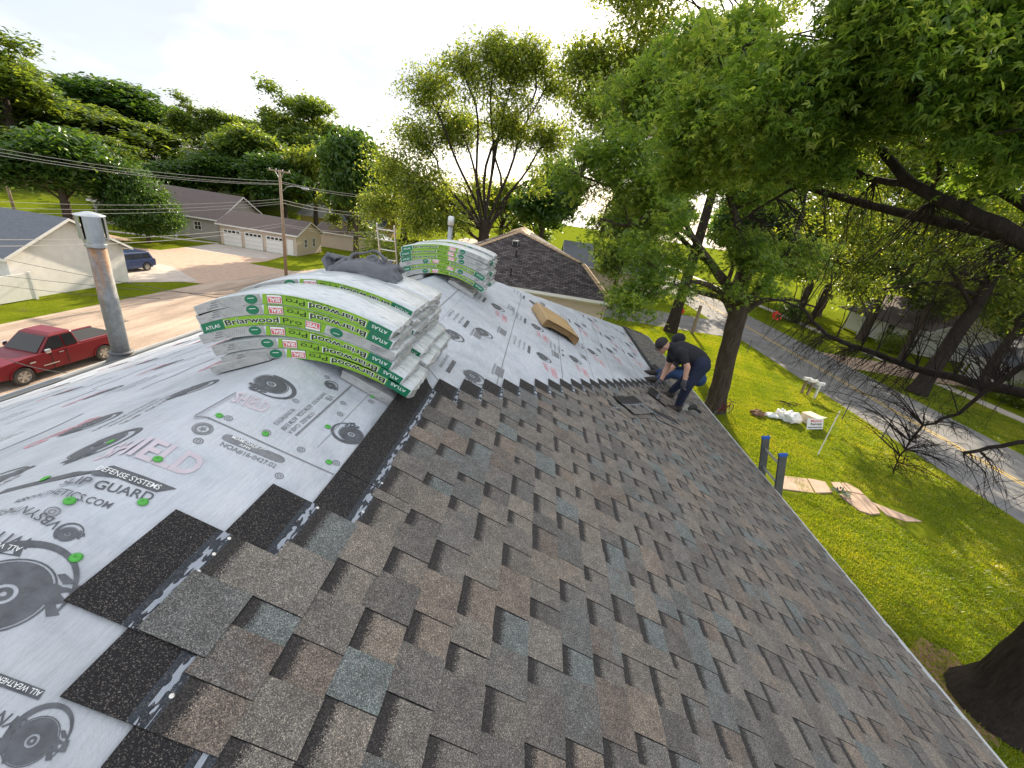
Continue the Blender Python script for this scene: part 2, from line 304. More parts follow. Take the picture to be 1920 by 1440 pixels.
# ------------------------------------------------------------------ mesh helpers
class MB:
    def __init__(s): s.v = []; s.f = []; s.m = []; s.n = 0
    def add(s, v, f, mi=0):
        v = np.asarray(v, float).reshape(-1, 3); o = s.n; s.v.append(v); s.n += len(v)
        for q in f: s.f.append(tuple(int(i)+o for i in q)); s.m.append(mi)
        return s
    def quad(s, a, b, c, d, mi=0): return s.add([a, b, c, d], [(0, 1, 2, 3)], mi)
    def box(s, lo, hi, mi=0, M=None):
        x0, y0, z0 = lo; x1, y1, z1 = hi
        v = np.array([(x0, y0, z0), (x1, y0, z0), (x1, y1, z0), (x0, y1, z0), (x0, y0, z1), (x1, y0, z1), (x1, y1, z1), (x0, y1, z1)], float)
        if M is not None: v = v @ np.array(M.to_3x3()).T + np.array(M.translation)
        return s.add(v, [(0, 3, 2, 1), (4, 5, 6, 7), (0, 1, 5, 4), (1, 2, 6, 5), (2, 3, 7, 6), (3, 0, 4, 7)], mi)
    def tube(s, pts, rad, n=8, mi=0, cap=True):
        P = np.asarray(pts, float); r = np.broadcast_to(np.asarray(rad, float), (len(P),))
        T = np.gradient(P, axis=0); T /= np.linalg.norm(T, axis=1)[:, None]+1e-12
        a = np.array([0, 0, 1.0]) if abs(T[0][2]) < .9 else np.array([1.0, 0, 0])
        A = np.cross(T, a); A /= np.linalg.norm(A, axis=1)[:, None]+1e-12; B = np.cross(T, A)
        an = np.arange(n)*2*math.pi/n
        V = P[:, None]+r[:, None, None]*(A[:, None]*np.cos(an)[None, :, None]+B[:, None]*np.sin(an)[None, :, None])
        F = []
        for i in range(len(P)-1):
            for j in range(n):
                k = (j+1) % n; F.append((i*n+j, (i+1)*n+j, (i+1)*n+k, i*n+k))
        if cap: F.append(tuple(range(n))); F.append(tuple(range((len(P)-1)*n+n-1, (len(P)-1)*n-1, -1)))
        return s.add(V.reshape(-1, 3), F, mi)
    def lathe(s, prof, n=16, mi=0, c=(0, 0, 0)):
        pts = [(c[0], c[1], c[2]+z) for r, z in prof]
        an = np.arange(n)*2*math.pi/n; V = []
        for r, z in prof: V += [(c[0]+r*math.cos(t), c[1]+r*math.sin(t), c[2]+z) for t in an]
        F = []
        for i in range(len(prof)-1):
            for j in range(n):
                k = (j+1) % n; F.append((i*n+j, i*n+k, (i+1)*n+k, (i+1)*n+j))
        F.append(tuple(range(n-1, -1, -1))); F.append(tuple(range((len(prof)-1)*n, len(prof)*n)))
        return s.add(V, F, mi)
    def sph(s, c, r, n=10, mi=0):
        r = np.broadcast_to(np.asarray(r, float), (3,)); V = []; F = []; h = n//2
        for i in range(1, h):
            for j in range(n):
                a, b = math.pi*i/h, 2*math.pi*j/n
                V.append((c[0]+r[0]*math.sin(a)*math.cos(b), c[1]+r[1]*math.sin(a)*math.sin(b), c[2]+r[2]*math.cos(a)))
        V += [(c[0], c[1], c[2]+r[2]), (c[0], c[1], c[2]-r[2])]; t, bt = len(V)-2, len(V)-1
        for i in range(h-2):
            for j in range(n): k = (j+1) % n; F.append((i*n+j, (i+1)*n+j, (i+1)*n+k, i*n+k))
        for j in range(n): k = (j+1) % n; F.append((t, j, k)); F.append((bt, (h-2)*n+k, (h-2)*n+j))
        return s.add(V, F, mi)
    def prism(s, poly, a, b, mi=0):          # poly: list of 3-vectors, extruded from offset a to offset b
        P = np.asarray(poly, float); n = len(P); V = np.vstack([P+np.asarray(a), P+np.asarray(b)])
        F = [tuple(range(n-1, -1, -1)), tuple(range(n, 2*n))]+[(i, (i+1) % n, n+(i+1) % n, n+i) for i in range(n)]
        return s.add(V, F, mi)
    def build(s, name, mats, parent=None, world=False, smooth=False, bevel=0, M=None):
        me = bpy.data.meshes.new(name); V = np.vstack(s.v) if s.v else np.zeros((0, 3))
        if parent is not None and world: V = V-np.array(parent_loc(parent))
        me.from_pydata(V.tolist(), [], s.f)
        for m in (mats if isinstance(mats, (list, tuple)) else [mats]): me.materials.append(MT[m] if isinstance(m, str) else m)
        if any(s.m): me.polygons.foreach_set('material_index', s.m)
        if smooth: me.polygons.foreach_set('use_smooth', [True]*len(me.polygons))
        me.update(); o = bpy.data.objects.new(name, me); COL.objects.link(o)
        if parent is not None: o.parent = parent
        if M is not None: o.matrix_local = M
        if bevel:
            bv = o.modifiers.new('bevel', 'BEVEL'); bv.width = bevel; bv.segments = 2; bv.limit_method = 'ANGLE'; bv.angle_limit = .6
        return o
def parent_loc(p):
    v = Vector((0, 0, 0))
    while p is not None: v = v+p.location; p = p.parent
    return v
def fast_mesh(name, V, F, mat, parent=None, attr=None, smooth=False):     # numpy triangles/quads
    V = np.ascontiguousarray(V, np.float32); F = np.ascontiguousarray(F, np.int32); k = F.shape[1]
    if parent is not None: V = V-np.array(parent_loc(parent), np.float32)
    me = bpy.data.meshes.new(name); me.vertices.add(len(V)); me.vertices.foreach_set('co', V.ravel())
    me.loops.add(F.size); me.loops.foreach_set('vertex_index', F.ravel())
    me.polygons.add(len(F)); me.polygons.foreach_set('loop_start', np.arange(0, F.size, k, dtype=np.int32))
    me.update(calc_edges=True); me.materials.append(MT[mat])
    if smooth: me.polygons.foreach_set('use_smooth', np.ones(len(F), bool))
    if attr is not None:
        a = me.attributes.new('rnd', 'FLOAT', 'FACE'); a.data.foreach_set('value', np.ascontiguousarray(attr, np.float32))
    o = bpy.data.objects.new(name, me); COL.objects.link(o)
    if parent is not None: o.parent = parent
    return o
def tag(o, label, cat, group=None):
    o['label'] = label; o['category'] = cat
    if group: o['group'] = group
    return o
def thing(name, label, cat, loc=(0, 0, 0), rotz=0, group=None):
    o = bpy.data.objects.new(name, None); COL.objects.link(o); o.location = [float(a) for a in loc]; o.rotation_euler = (0, 0, rotz)
    o.empty_display_size = .2
    return tag(o, label, cat, group)
def struct(o): o['kind'] = 'structure'; return o
def dup(root, loc, rotz=0, scale=None, label=None, name=None):
    r = root.copy(); COL.objects.link(r); r.location = [float(a) for a in loc]; r.rotation_euler = (0, 0, rotz)
    if scale is not None: r.scale = (scale,)*3 if isinstance(scale, (int, float)) else scale
    if label: r['label'] = label
    if name: r.name = name
    for ch in list(root.children):
        c = ch.copy(); COL.objects.link(c); c.parent = r
        for g in ch.children: d = g.copy(); COL.objects.link(d); d.parent = c
    return r
_tc = {}
def text2d(s, bold=0.0):                     # flat text as triangles, cap height 1, starting at x=0
    if (s, bold) in _tc: return _tc[(s, bold)]
    cu = bpy.data.curves.new('t', 'FONT'); cu.body = s; cu.size = 1.0; cu.resolution_u = 3; cu.offset = bold; cu.fill_mode = 'FRONT'
    ob = bpy.data.objects.new('t', cu); COL.objects.link(ob)
    dg = bpy.context.evaluated_depsgraph_get(); me = bpy.data.meshes.new_from_object(ob.evaluated_get(dg))
    V = np.array([v.co[:] for v in me.vertices])[:, :2]; F = [tuple(p.vertices) for p in me.polygons]
    bpy.data.objects.remove(ob); bpy.data.curves.remove(cu); bpy.data.meshes.remove(me)
    V[:, 0] -= V[:, 0].min(); V = V/.73; _tc[(s, bold)] = (V, F); return V, F

# ------------------------------------------------------------------ the ground, roads, pavements
xs = np.unique(np.concatenate([np.linspace(-420, -60, 37), np.linspace(-60, -14, 24), np.linspace(-14, -7, 9), np.linspace(-7, 60, 20), np.linspace(60, 420, 19)]))
ys = np.unique(np.concatenate([np.linspace(-60, 120, 46), np.linspace(120, 460, 35)]))
X, Y = np.meshgrid(xs, ys); Z = gz(X, Y); nx = len(xs)
I, J = np.meshgrid(np.arange(len(ys)-1), np.arange(nx-1), indexing='ij'); q = (I*nx+J).ravel()
g = fast_mesh('ground', np.stack([X, Y, Z], -1).reshape(-1, 3), np.stack([q, q+1, q+nx+1, q+nx], 1), 'ground'); struct(g); tag(g, 'mown lawn and ground around the houses', 'ground')
def sheet(name, pts, mat, dz, label=None, cat=None, pix=True, thick=0.0):   # a flat piece of paving laid on the ground
    P = np.array([gp(*p) if pix else (p[0], p[1], float(gz(p[0], p[1]))) for p in pts]); P[:, 2] += dz
    m = MB()
    if thick: m.prism(P, (0, 0, -thick-.05), (0, 0, 0))
    else: m.add(P, [tuple(range(len(P)))])
    o = m.build(name, mat)
    n = o.data.polygons[0].normal
    if not thick and n.z < 0: o.data.flip_normals()
    struct(o)
    if label: tag(o, label, cat)
    return o
def rect(name, x0, x1, y0, y1, mat, dz, label, cat): return sheet(name, [(x0, y0), (x1, y0), (x1, y1), (x0, y1)], mat, dz, label, cat, False)
rect('road', 21.9, 30.2, -40, 140, 'asphalt', .010, 'grey asphalt street beyond the front lawn', 'road')
rect('side_street', -6, 21.9, 43.0, 51.5, 'asphalt', .006, 'side street joining beyond the worker', 'road')
rect('side_street', 30.2, 120, 38.0, 43.0, 'concpink', .006, 'pale drive leading off across the street', 'road')
for x in (25.75, 26.05): rect('painted_line', x, x+.11, -40, 140, 'yellow', .016, 'thin yellow centre line on the street, %s of the pair' % ('nearer' if x < 26 else 'farther'), 'road marking')
rect('pavement', 37.0, 38.5, -20, 37.5, 'concrete', .012, 'pale footpath on the far verge of the street', 'pavement')
rect('pavement', 37.0, 38.5, 43.5, 130, 'concrete', .012, 'distant pale footpath beyond the drive', 'pavement')
# left: gravel alley and drives (they lie on the lower ground west of the house)
sheet('gravel_alley', [(-30.6, -30), (-13.2, -30), (-13.2, 130), (-22.5, 130), (-22.5, 63), (-27.5, 47), (-29.6, 36)], 'gravel', .006, 'tan gravel alley beside the house', 'alley', False)
sheet('driveway', [(-29.5, 36.2), (-27.4, 47.2), (-33, 47.5), (-32.6, 50.5), (-33.6, 56.5), (-43.5, 56.5), (-43, 47), (-50, 44), (-50, 36), (-36, 34.0)], 'concpink', .010, 'pinkish concrete drive in front of the triple garage', 'driveway', False)
sheet('driveway', [(-33.4, 32.9), (-30.3, 36.6), (-36.2, 40.5), (-45, 40.5), (-45, 32.9)], 'concrete', .016, 'pale concrete pad under the blue car', 'driveway', False)
sheet('street', [(-120, 46.0), (-49, 50.0), (-49, 46.5), (-120, 41.5)], 'concpink', .008, 'pale street crossing far behind the white garage', 'road', False)
sheet('garage_apron', [(-33.4, 56.4), (-43.2, 56.4), (-43.0, 50.0), (-33.4, 51.2)], 'concrete', .018, 'smooth grey apron at the garage doors', 'driveway', False)
sheet('front_walk', [(-43.5, 57.5), (-43.3, 56.4), (-62, 50.4), (-62, 51.6)], 'concrete', .016, 'narrow walk leading to the grey house', 'path', False)

# garden path of broken concrete slabs on the front lawn
gpth = thing('garden_path', 'broken concrete slab walk leading from the house across the lawn', 'path', gp(1480, 905))
for sl in ([(410, 640), (640, 668), (706, 786), (425, 748)], [(648, 668), (786, 697), (848, 782), (714, 786)], [(835, 700), (905, 700), (962, 772), (880, 765)],
           [(912, 703), (965, 705), (1060, 762), (1100, 800), (970, 772)], [(900, 800), (985, 790), (1120, 905), (1160, 960), (1060, 930)],
           [(990, 785), (1105, 808), (1180, 880), (1225, 950), (1165, 955)], [(1150, 850), (1290, 905), (1560, 1010), (1440, 1010), (1280, 960)]):
    P = np.array([gp(1360+x/4.23, 740+y/4.23) for x, y in sl]); dz = random.Random(sl[0][0]).uniform(.03, .07)
    MB().prism(P, (0, 0, -.05), (0, 0, dz)).build('slab', 'concpink', gpth, world=True, bevel=.015)
pl = MB(); rg = np.random.default_rng(3); c0 = gp(1360+905/4.23, 740+800/4.23)
for i in range(90):
    a = rg.uniform(0, 6.28); r = rg.uniform(.03, .32); b = c0+np.array([r*math.cos(a), r*math.sin(a), rg.uniform(.03, .22)]); d = np.array([math.cos(a), math.sin(a), rg.uniform(-.2, .8)])*.13; sd_ = np.array([-math.sin(a), math.cos(a), 0])*.04
    pl.quad(b, b+d*.5+sd_, b+d, b+d*.5-sd_)
wd = pl.build('weed', 'plant'); tag(wd, 'dark green weed growing between the path slabs', 'plant'); wd['kind'] = 'stuff'
sheet('mulch_bed', [(1700, 1225), (1725, 1195), (1790, 1225), (1835, 1290), (1875, 1400), (1800, 1400)], 'mulch', .006, 'brown leaf litter at the foot of the big tree', 'mulch')

# lawn blades: nobody could count them
def grass(name, n, x0, x1, y0, y1, hmin, hmax, label, seed, keep=None, spread=.05):
    r = np.random.default_rng(seed); x = r.uniform(x0, x1, n); y = r.uniform(y0, y1, n)
    if keep is not None: k = keep(x, y); x, y = x[k], y[k]
    k = np.sin(x*1.7+1.1*np.sin(y*1.3))*np.sin(y*1.45+.9*np.sin(x*1.9))+r.normal(0, .25, len(x)) < .93; x, y = x[k], y[k]
    n = len(x); z = gz(x, y); V = np.zeros((n, 4, 3, 3), np.float32); base = np.stack([x, y, z], -1)
    for b in range(4):
        a = r.uniform(0, 6.283, n); h = r.uniform(hmin, hmax, n); ln = r.uniform(.3, 1.1, n)*h; w = r.uniform(.006, .014, n)*(hmax/.09)
        o = r.normal(0, spread, (n, 2)); d = np.stack([np.cos(a), np.sin(a)], -1); p = np.stack([-d[:, 1], d[:, 0]], -1)*w[:, None]
        B = base.copy(); B[:, :2] += o
        V[:, b, 0] = B; V[:, b, 0, :2] += p; V[:, b, 1] = B; V[:, b, 1, :2] -= p
        V[:, b, 2] = B; V[:, b, 2, :2] += d*ln[:, None]; V[:, b, 2, 2] += h
    rn = np.clip(np.repeat(.5+.22*np.sin(x*.9+1.3*np.sin(y*.6))*np.cos(y*.8)+.18*np.sin(x*2.7+y*1.9)*np.sin(y*3.1-x), 4)+r.normal(0, .22, n*4), 0, 1)
    o = fast_mesh(name, V.reshape(-1, 3), np.arange(n*12).reshape(-1, 3), 'grassblade', None, rn); o['kind'] = 'stuff'; tag(o, label, 'grass'); return o
_slab = [gp(1450, 905), gp(1560, 920), gp(1625, 945), gp(1700, 975)]
def off_path(x, y):
    k = np.ones(len(x), bool)
    for s in _slab: k &= (np.hypot(x-s[0], y-s[1]) > 1.0)
    return k
grass('lawn_grass', 130000, 5.2, 21.8, 3.5, 42.5, .04, .10, 'sunlit yellow-green front lawn between house and street', 1, off_path)
grass('verge_grass', 30000, 30.4, 36.9, 8, 37, .06, .13, 'shaded grass verge on the far side of the street', 2)

# ------------------------------------------------------------------ the house under the camera
house = thing('house', 'two-storey house whose roof is being re-shingled under the camera', 'house', (RX, 5.0, 0.0))
DE = 5.308                                   # ridge to eave along the slope
def hipY(d): return 6.05+1.24*abs(d)
NEAR = -2.6
roof = MB()
def rp_(u, v, h): return tuple(fold(u, v, h))
tk = .16
far_e = hipY(DE)
top = [(-DE, NEAR), (-DE, far_e), (0, hipY(0)), (DE, far_e), (DE, NEAR), (0, NEAR)]
TP = [np.array([RX+u*CS, v, RZ-abs(u)*SN]) for u, v in top]
BP = [p-np.array([0, 0, tk]) for p in TP]
roof.add(TP+BP, [(0, 5, 2, 1), (5, 4, 3, 2), (1, 2, 3), (6, 7, 8, 11), (11, 8, 9, 10), (7, 9, 8), (0, 1, 7, 6), (4, 10, 9, 3), (1, 3, 9, 7), (0, 6, 11, 5), (5, 11, 10, 4)])
roof_o = roof.build('roof', 'deck', house, world=True)
# lower the deck a touch below the sheets laid on it
roof_o.location.z -= .045
wl_ = MB(); ex = DE*CS-.45; zt = RZ-DE*SN-.1
wl_.box((RX-ex, NEAR+.4, 0), (RX+ex, far_e-.45, zt)); wl_.build('wall', 'tanwall', house, world=True)
# underlayment: long sheets parallel to the ridge, lapped like scales
def hsheet(u, v): return .0032*np.sin(u*9+1.7*np.sin(v*2.1))*np.sin(v*5.3+u*3)+.0016*np.sin(v*17+u*4)+.0022*np.exp(-((np.sin(v*1.9+u*1.1+.6*np.sin(3*u)))/.10)**2)*np.cos(u*2.3+v)
def underlay(u0, u1, lift, v0=NEAR):
    sgn = 1 if u0+u1 >= 0 else -1
    nu = max(3, int(abs(u1-u0)/.05)); nv = 150; U = np.linspace(u0, u1, nu+1); T = np.linspace(0, 1, nv+1)
    UU, TT = np.meshgrid(U, T); vend = hipY(0)+1.24*np.abs(UU)-.03; VV = v0+(vend-v0)*TT
    P = fold(UU, VV, -.007+lift+np.where(np.abs(UU) > .0, hsheet(UU, VV), 0)*np.where((UU > .25) & (VV < 2.5), .2, 1.0))
    n = nu+1; I, J = np.meshgrid(np.arange(nv), np.arange(nu), indexing='ij'); q = (I*n+J).ravel()
    return fast_mesh('underlayment', P.reshape(-1, 3), np.stack([q, q+1, q+n+1, q+n], 1), 'under', roof_o, smooth=True)
LIFT = {}
for i, (a, b) in enumerate([(-1.12, 1.12), (1.06, 2.3), (2.24, 3.4), (3.34, 4.5), (4.44, 5.30), (-2.3, -1.06), (-3.4, -2.24), (-4.5, -3.34), (-5.30, -4.44)]):
    lf = [0.004, .0028, .0016, .0004, -.0008, .0028, .0016, .0004, -.0008][i]; underlay(a, b, lf)
def ulift(u):
    a = abs(u); return np.select([a < 1.12, a < 2.3, a < 3.4, a < 4.5], [.004, .0028, .0016, .0004], -.0008)
# printed markings on the underlayment
ink, line, red, pink = MB(), MB(), MB(), MB()
def put(mb, V2, F):                          # V2 = roof coordinates (u, v)
    V2 = np.asarray(V2, float); h = -.007+ulift(V2[:, 0])+hsheet(V2[:, 0], V2[:, 1])*np.where((V2[:, 0] > .25) & (V2[:, 1] < 2.5), .2, 1.0)+.0016+.006*np.exp(-(V2[:, 0]/.045)**2)
    mb.add(fold(V2[:, 0], V2[:, 1], h), F)
def ptext(mb, s, A, B, H=None, bold=.012, flip=False):      # text from roof point A to B
    V, F = text2d(s, bold); A = np.array(A); B = np.array(B); d = B-A; w = V[:, 0].max(); sc = np.linalg.norm(d)/w; d = d/np.linalg.norm(d); n = np.array([-d[1], d[0]])
    hs = H if H else sc
    put(mb, A+d*V[:, :1]*sc+n*V[:, 1:]*hs, F)
def pline(mb, A, B, w):
    A = np.array(A); B = np.array(B); d = (B-A)/np.linalg.norm(B-A); n = np.array([-d[1], d[0]])*w/2; k = max(2, int(np.linalg.norm(B-A)/.08))
    V = []; [V.extend([A+(B-A)*t+n, A+(B-A)*t-n]) for t in np.linspace(0, 1, k)]
    put(mb, V, [(2*i, 2*i+1, 2*i+3, 2*i+2) for i in range(k-1)])
def parc(mb, c, rx, ry, rot, a0, a1, w0, w1=None, n=36):    # part of an elliptical ring, width may taper
    w1 = w0 if w1 is None else w1; V = []; cr, sr = math.cos(rot), math.sin(rot)
    for i in range(n+1):
        t = a0+(a1-a0)*i/n; w = w0+(w1-w0)*i/n
        for k in (1, 1-w):
            x, y = rx*k*math.cos(t), ry*k*math.sin(t); V.append((c[0]+x*cr-y*sr, c[1]+x*sr+y*cr))
    put(mb, V, [(2*i, 2*i+1, 2*i+3, 2*i+2) for i in range(n)])
def pdisc(mb, c, rx, ry, rot=0, n=24):
    t = np.arange(n)*2*math.pi/n; cr, sr = math.cos(rot), math.sin(rot); x, y = rx*np.cos(t), ry*np.sin(t)
    put(mb, np.stack([c[0]+x*cr-y*sr, c[1]+x*sr+y*cr], -1), [tuple(range(n))])
def logo(c, r, rot, mb=None):                # drum inside a crescent ring, with a ragged tail
    mb = mb or ink; cr, sr = math.cos(rot), math.sin(rot)
    def o(x, y): return (c[0]+r*(x*cr-y*sr), c[1]+r*(x*sr+y*cr))
    parc(mb, o(.12, .0), r*.98, r*.86, rot, -2.6, 1.9, .04, .30)
    parc(mb, o(.0, .10), r*.66, r*.60, rot, 0, 6.2832, .70)
    parc(mb, o(.0, .10), r*.72, r*.66, rot, 0, 6.2832, .045)
    parc(mb, o(.0, .10), r*.13, r*.12, rot, 0, 6.2832, .62)
    for k, (x, y, l, a) in enumerate([(-.55, -.62, .5, .5), (-.35, -.7, .42, .9), (-.75, -.5, .4, .2), (-.45, -.86, .5, 1.1), (-.2, -.78, .35, .7), (-.62, -.8, .35, -.3)]):
        put(mb, [o(x, y), o(x+l*math.cos(a), y+l*math.sin(a)*.5), o(x+l*math.cos(a)+.03, y+l*math.sin(a)*.5+.10), o(x+.05, y+.16)], [(0, 1, 2, 3)])
def target(c, r=.016):
    parc(line, c, r, r, 0, 0, 6.2832, .22, n=18); parc(line, c, r*.5, r*.5, 0, 0, 6.2832, .4, n=14)
# near the camera: read off the photograph
put(ink, [(-.30, .895), (-.06, .925), (.0, .936), (.01, .931), (.067, .955), (.12, .958), (.173, .965), (.205, 1.006), (.11, .998), (.021, .985), (-.10, .96), (-.30, .925)], [(0, 1, 10, 11), (1, 2, 3, 9, 10), (3, 4, 8, 9), (4, 5, 6, 7, 8)])
wt = MB()
def ptext_w(s, A, B, H):
    V, F = text2d(s, .006); A = np.array(A); B = np.array(B); d = B-A; sc = np.linalg.norm(d)/V[:, 0].max(); d /= np.linalg.norm(d); n = np.array([-d[1], d[0]]); V2 = A+d*V[:, :1]*sc+n*V[:, 1:]*H
    wt.add(fold(V2[:, 0], V2[:, 1], -.007+.004+.0036+.006*np.exp(-(V2[:, 0]/.045)**2)+hsheet(V2[:, 0], V2[:, 1])), F)
ptext(ink, 'SLIP GUARD', (-.035, .873), (.186, .931), .034)
ptext(ink, 'VBSYNTHETICS.COM', (-.115, .812), (.131, .857), .025, .004)
ptext(ink, 'VBSYNTHETICS.COM', (.095, .776), (-.24, .797), .027, .004)
ptext(ink, 'WITH', (.092, .716), (-.01, .695), .032, .004)
ptext_w('DEFENSE SYSTEMS', (.0, .948), (.172, .974), .021)
logo((.165, .60), .125, 2.5); logo((.128, .757), .032, 2.5); logo((.437, .405), .056, 2.2)
ptext(ink, 'VB', (.412, .40), (.372, .385), .04); ptext(ink, 'SYNTHETICS', (.40, .425), (.25, .425), .022)
put(ink, [(.105, .668), (.0, .64), (-.02, .665), (.085, .695)], [(0, 1, 2, 3)]); put(ink, [(.385, .455), (.26, .452), (.26, .47), (.38, .472)], [(0, 1, 2, 3)]); ptext_w('ALL WEATHER', (.09, .688), (-.01, .662), .014); ptext_w('ALL WEATHER ROOF', (.38, .468), (.262, .465), .010)
logo((.075, 1.69), .105, .2); logo((-.25, 1.16), .12, .7); logo((-.55, 1.02), .13, 2.9); logo((-.42, 1.75), .12, .5); logo((-.62, 2.45), .13, 2.6); logo((-1.5, 1.5), .13, .3); logo((-2.3, 1.9), .13, 2.8)
parc(line, (.08, 1.27), .032, .036, 0, 0, 6.2832, .1); parc(line, (.08, 1.27), .026, .03, 0, 0, 6.2832, .30)
a5 = [(.08+(.014 if i % 2 == 0 else .006)*math.cos(i*math.pi/5), 1.27+(.017 if i % 2 == 0 else .007)*math.sin(i*math.pi/5)) for i in range(10)]; put(line, [(.08, 1.27)]+a5, [(0, i+1, (i+1) % 10+1) for i in range(10)])
pill = [(.168+.0, 1.268), (.36, 1.294), (.376, 1.302), (.380, 1.318), (.368, 1.330), (.35, 1.332), (.165, 1.308), (.15, 1.298), (.148, 1.282), (.156, 1.27)]; put(line, pill, [tuple(range(10))])
ptext_w('MIAMI-DADE COUNTY', (.175, 1.292), (.352, 1.315), .017); ptext_w('APPROVED', (.215, 1.277), (.315, 1.291), .013)
ptext(line, 'NOA#16-0427.02', (.171, 1.236), (.372, 1.262), .024)
pline(line, (.017, 1.304), (.049, 1.331), .006); pline(line, (.049, 1.331), (.56, 1.375), .007); pline(line, (.017, 1.31), (.02, 1.53), .006)
for v0, v1 in ((1.47, 2.02), (3.3, 6.4)):
    pline(line, (.333, v0), (.333, v1), .010); pline(line, (.434, v0), (.434, v1), .0025)
ptext(line, 'ASTM D226, ASTM E108', (.262, 1.705), (.266, 1.465), .022); ptext(line, 'CCRR-0332  CLASS A', (.300, 1.66), (.297, 1.465), .020); ptext(line, 'VB SYNTHETICS', (.228, 1.62), (.230, 1.47), .019)
logo((.262, 1.925), .042, 2.0); ptext(line, 'VB', (.292, 1.85), (.292, 1.80), .03); ptext(line, 'SYNTHETICS', (.262, 1.84), (.266, 1.715), .017)
logo((.50, 1.66), .085, 4.0)
def pinkword(A, B, H): ptext(pink, 'SHIELD', A, B, H, .03)
pinkword((-.12, 1.03), (.20, 1.065), .10); pinkword((.04, 1.47), (.17, 1.50), .085)
for c in [(.1, 1.378), (.111, 1.21), (.049, .789), (.244, 1.408), (.392, 1.413), (.537, 1.441), (.405, 1.24), (.372, 1.842), (.21, 1.678), (.211, 1.978), (.47, 1.98), (.40, 1.75)]: target(c)
# farther along: the same print repeats over the sheets
rr = np.random.default_rng(5)
def panel(u, v, k=1.0, withred=True):
    logo((u, v), .115*k, .5); 
    b = [(u-.20*k, v-.17*k), (u-.165*k, v-.17*k), (u-.165*k, v+.09*k), (u-.20*k, v+.09*k)]; put(ink, b, [(0, 1, 2, 3)])
    for j in range(3): ptext(line, ['DEFENSE SYSTEMS', 'VBSYNTHETICS.COM', 'SLIP GUARD'][j], (u-.26*k-.06*j*k, v+.12*k), (u-.26*k-.06*j*k, v-.16*k), .024*k, .0)
    if withred: ptext(red, 'SHIELD', (u+.10*k, v-.16*k), (u+.13*k, v-.42*k), .075*k, .03); ptext(red, 'ROOF', (u-.0*k, v-.17*k), (u+.03*k, v-.36*k), .06*k, .03)
    pillc = [(u+.16*k, v+.30*k), (u+.24*k, v+.30*k), (u+.24*k, v+.50*k), (u+.16*k, v+.50*k)]; put(line, pillc, [(0, 1, 2, 3)])
    ptext(line, 'NOA#16-0427.02', (u+.13*k, v+.52*k), (u+.13*k, v+.27*k), .024*k)
for (u, v, w) in [(.83, 4.1, False), (.60, 3.55, False), (.84, 5.35, True), (.92, 2.98, False), (1.56, 4.5, True), (1.45, 5.6, True), (2.05, 5.2, True), (1.75, 6.6, True), (2.45, 6.2, True), (2.95, 7.1, True), (3.1, 8.2, True), (2.3, 7.5, True), (3.75, 8.9, True), (3.6, 7.9, True), (2.75, 8.9, True), (3.85, 10.0, True), (1.35, 7.0, True)]: panel(u, v, 1.0, w)
for u in (1.125, 1.82): pline(line, (u, 2.9), (u, 7.0), .008)
for u in (2.32, 2.75, 3.42): pline(line, (u, 4.4), (u, 8.6), .006)
for i in range(14):
    for j in range(4):
        u, v = -.75-1.12*j-rr.uniform(-.1, .1), 2.6+.75*i-3.2+rr.uniform(-.1, .1)
        if v < -1.5 or v > hipY(u)-.5: continue
        logo((u, v), .12, rr.choice([.5, 2.7]))
        for q in range(3): ptext(line, ['DEFENSE SYSTEMS', 'VBSYNTHETICS.COM', 'SLIP GUARD'][q], (u+.22+.07*q, v-.14), (u+.22+.07*q, v+.18), .03)
        ptext(red, 'SHIELD', (u-.14, v+.12), (u-.14, v-.18), .08, .03); pline(line, (u-.42, v-.3), (u-.42, v+.3), .02)
for mb, mt, nm in ((ink, 'ink', 'printed_logo'), (line, 'inkline', 'printed_text'), (red, 'redink', 'printed_word'), (pink, 'pinkink', 'faded_word'), (wt, 'whiteprint', 'reversed_text')): mb.build(nm, mt, roof_o, world=True)['kind'] = 'stuff'
# plastic cap nails
def cap_nail(u, v):
    P = fold(u, v, .0005)
    m = MB().lathe([(.0135, 0), (.0135, .0015), (.009, .004), (.0035, .0045), (.0035, .003), (.001, .003)], 14)
    M = Matrix.Translation(Vector(P)-parent_loc(roof_o)) @ Matrix.Rotation(SL if u > 0 else -SL, 4, 'Y'); m.build('cap_nail', 'cap', roof_o, M=M, smooth=True)
for c in [(.086, 1.07), (.176, .917), (.049, .832), (.192, .712), (-.208, 1.174), (-.181, .945), (.07, 1.368), (.245, 1.396), (.039, 2.009), (.512, 1.423), (.456, 2.026), (.403, 1.62)]: cap_nail(*c)

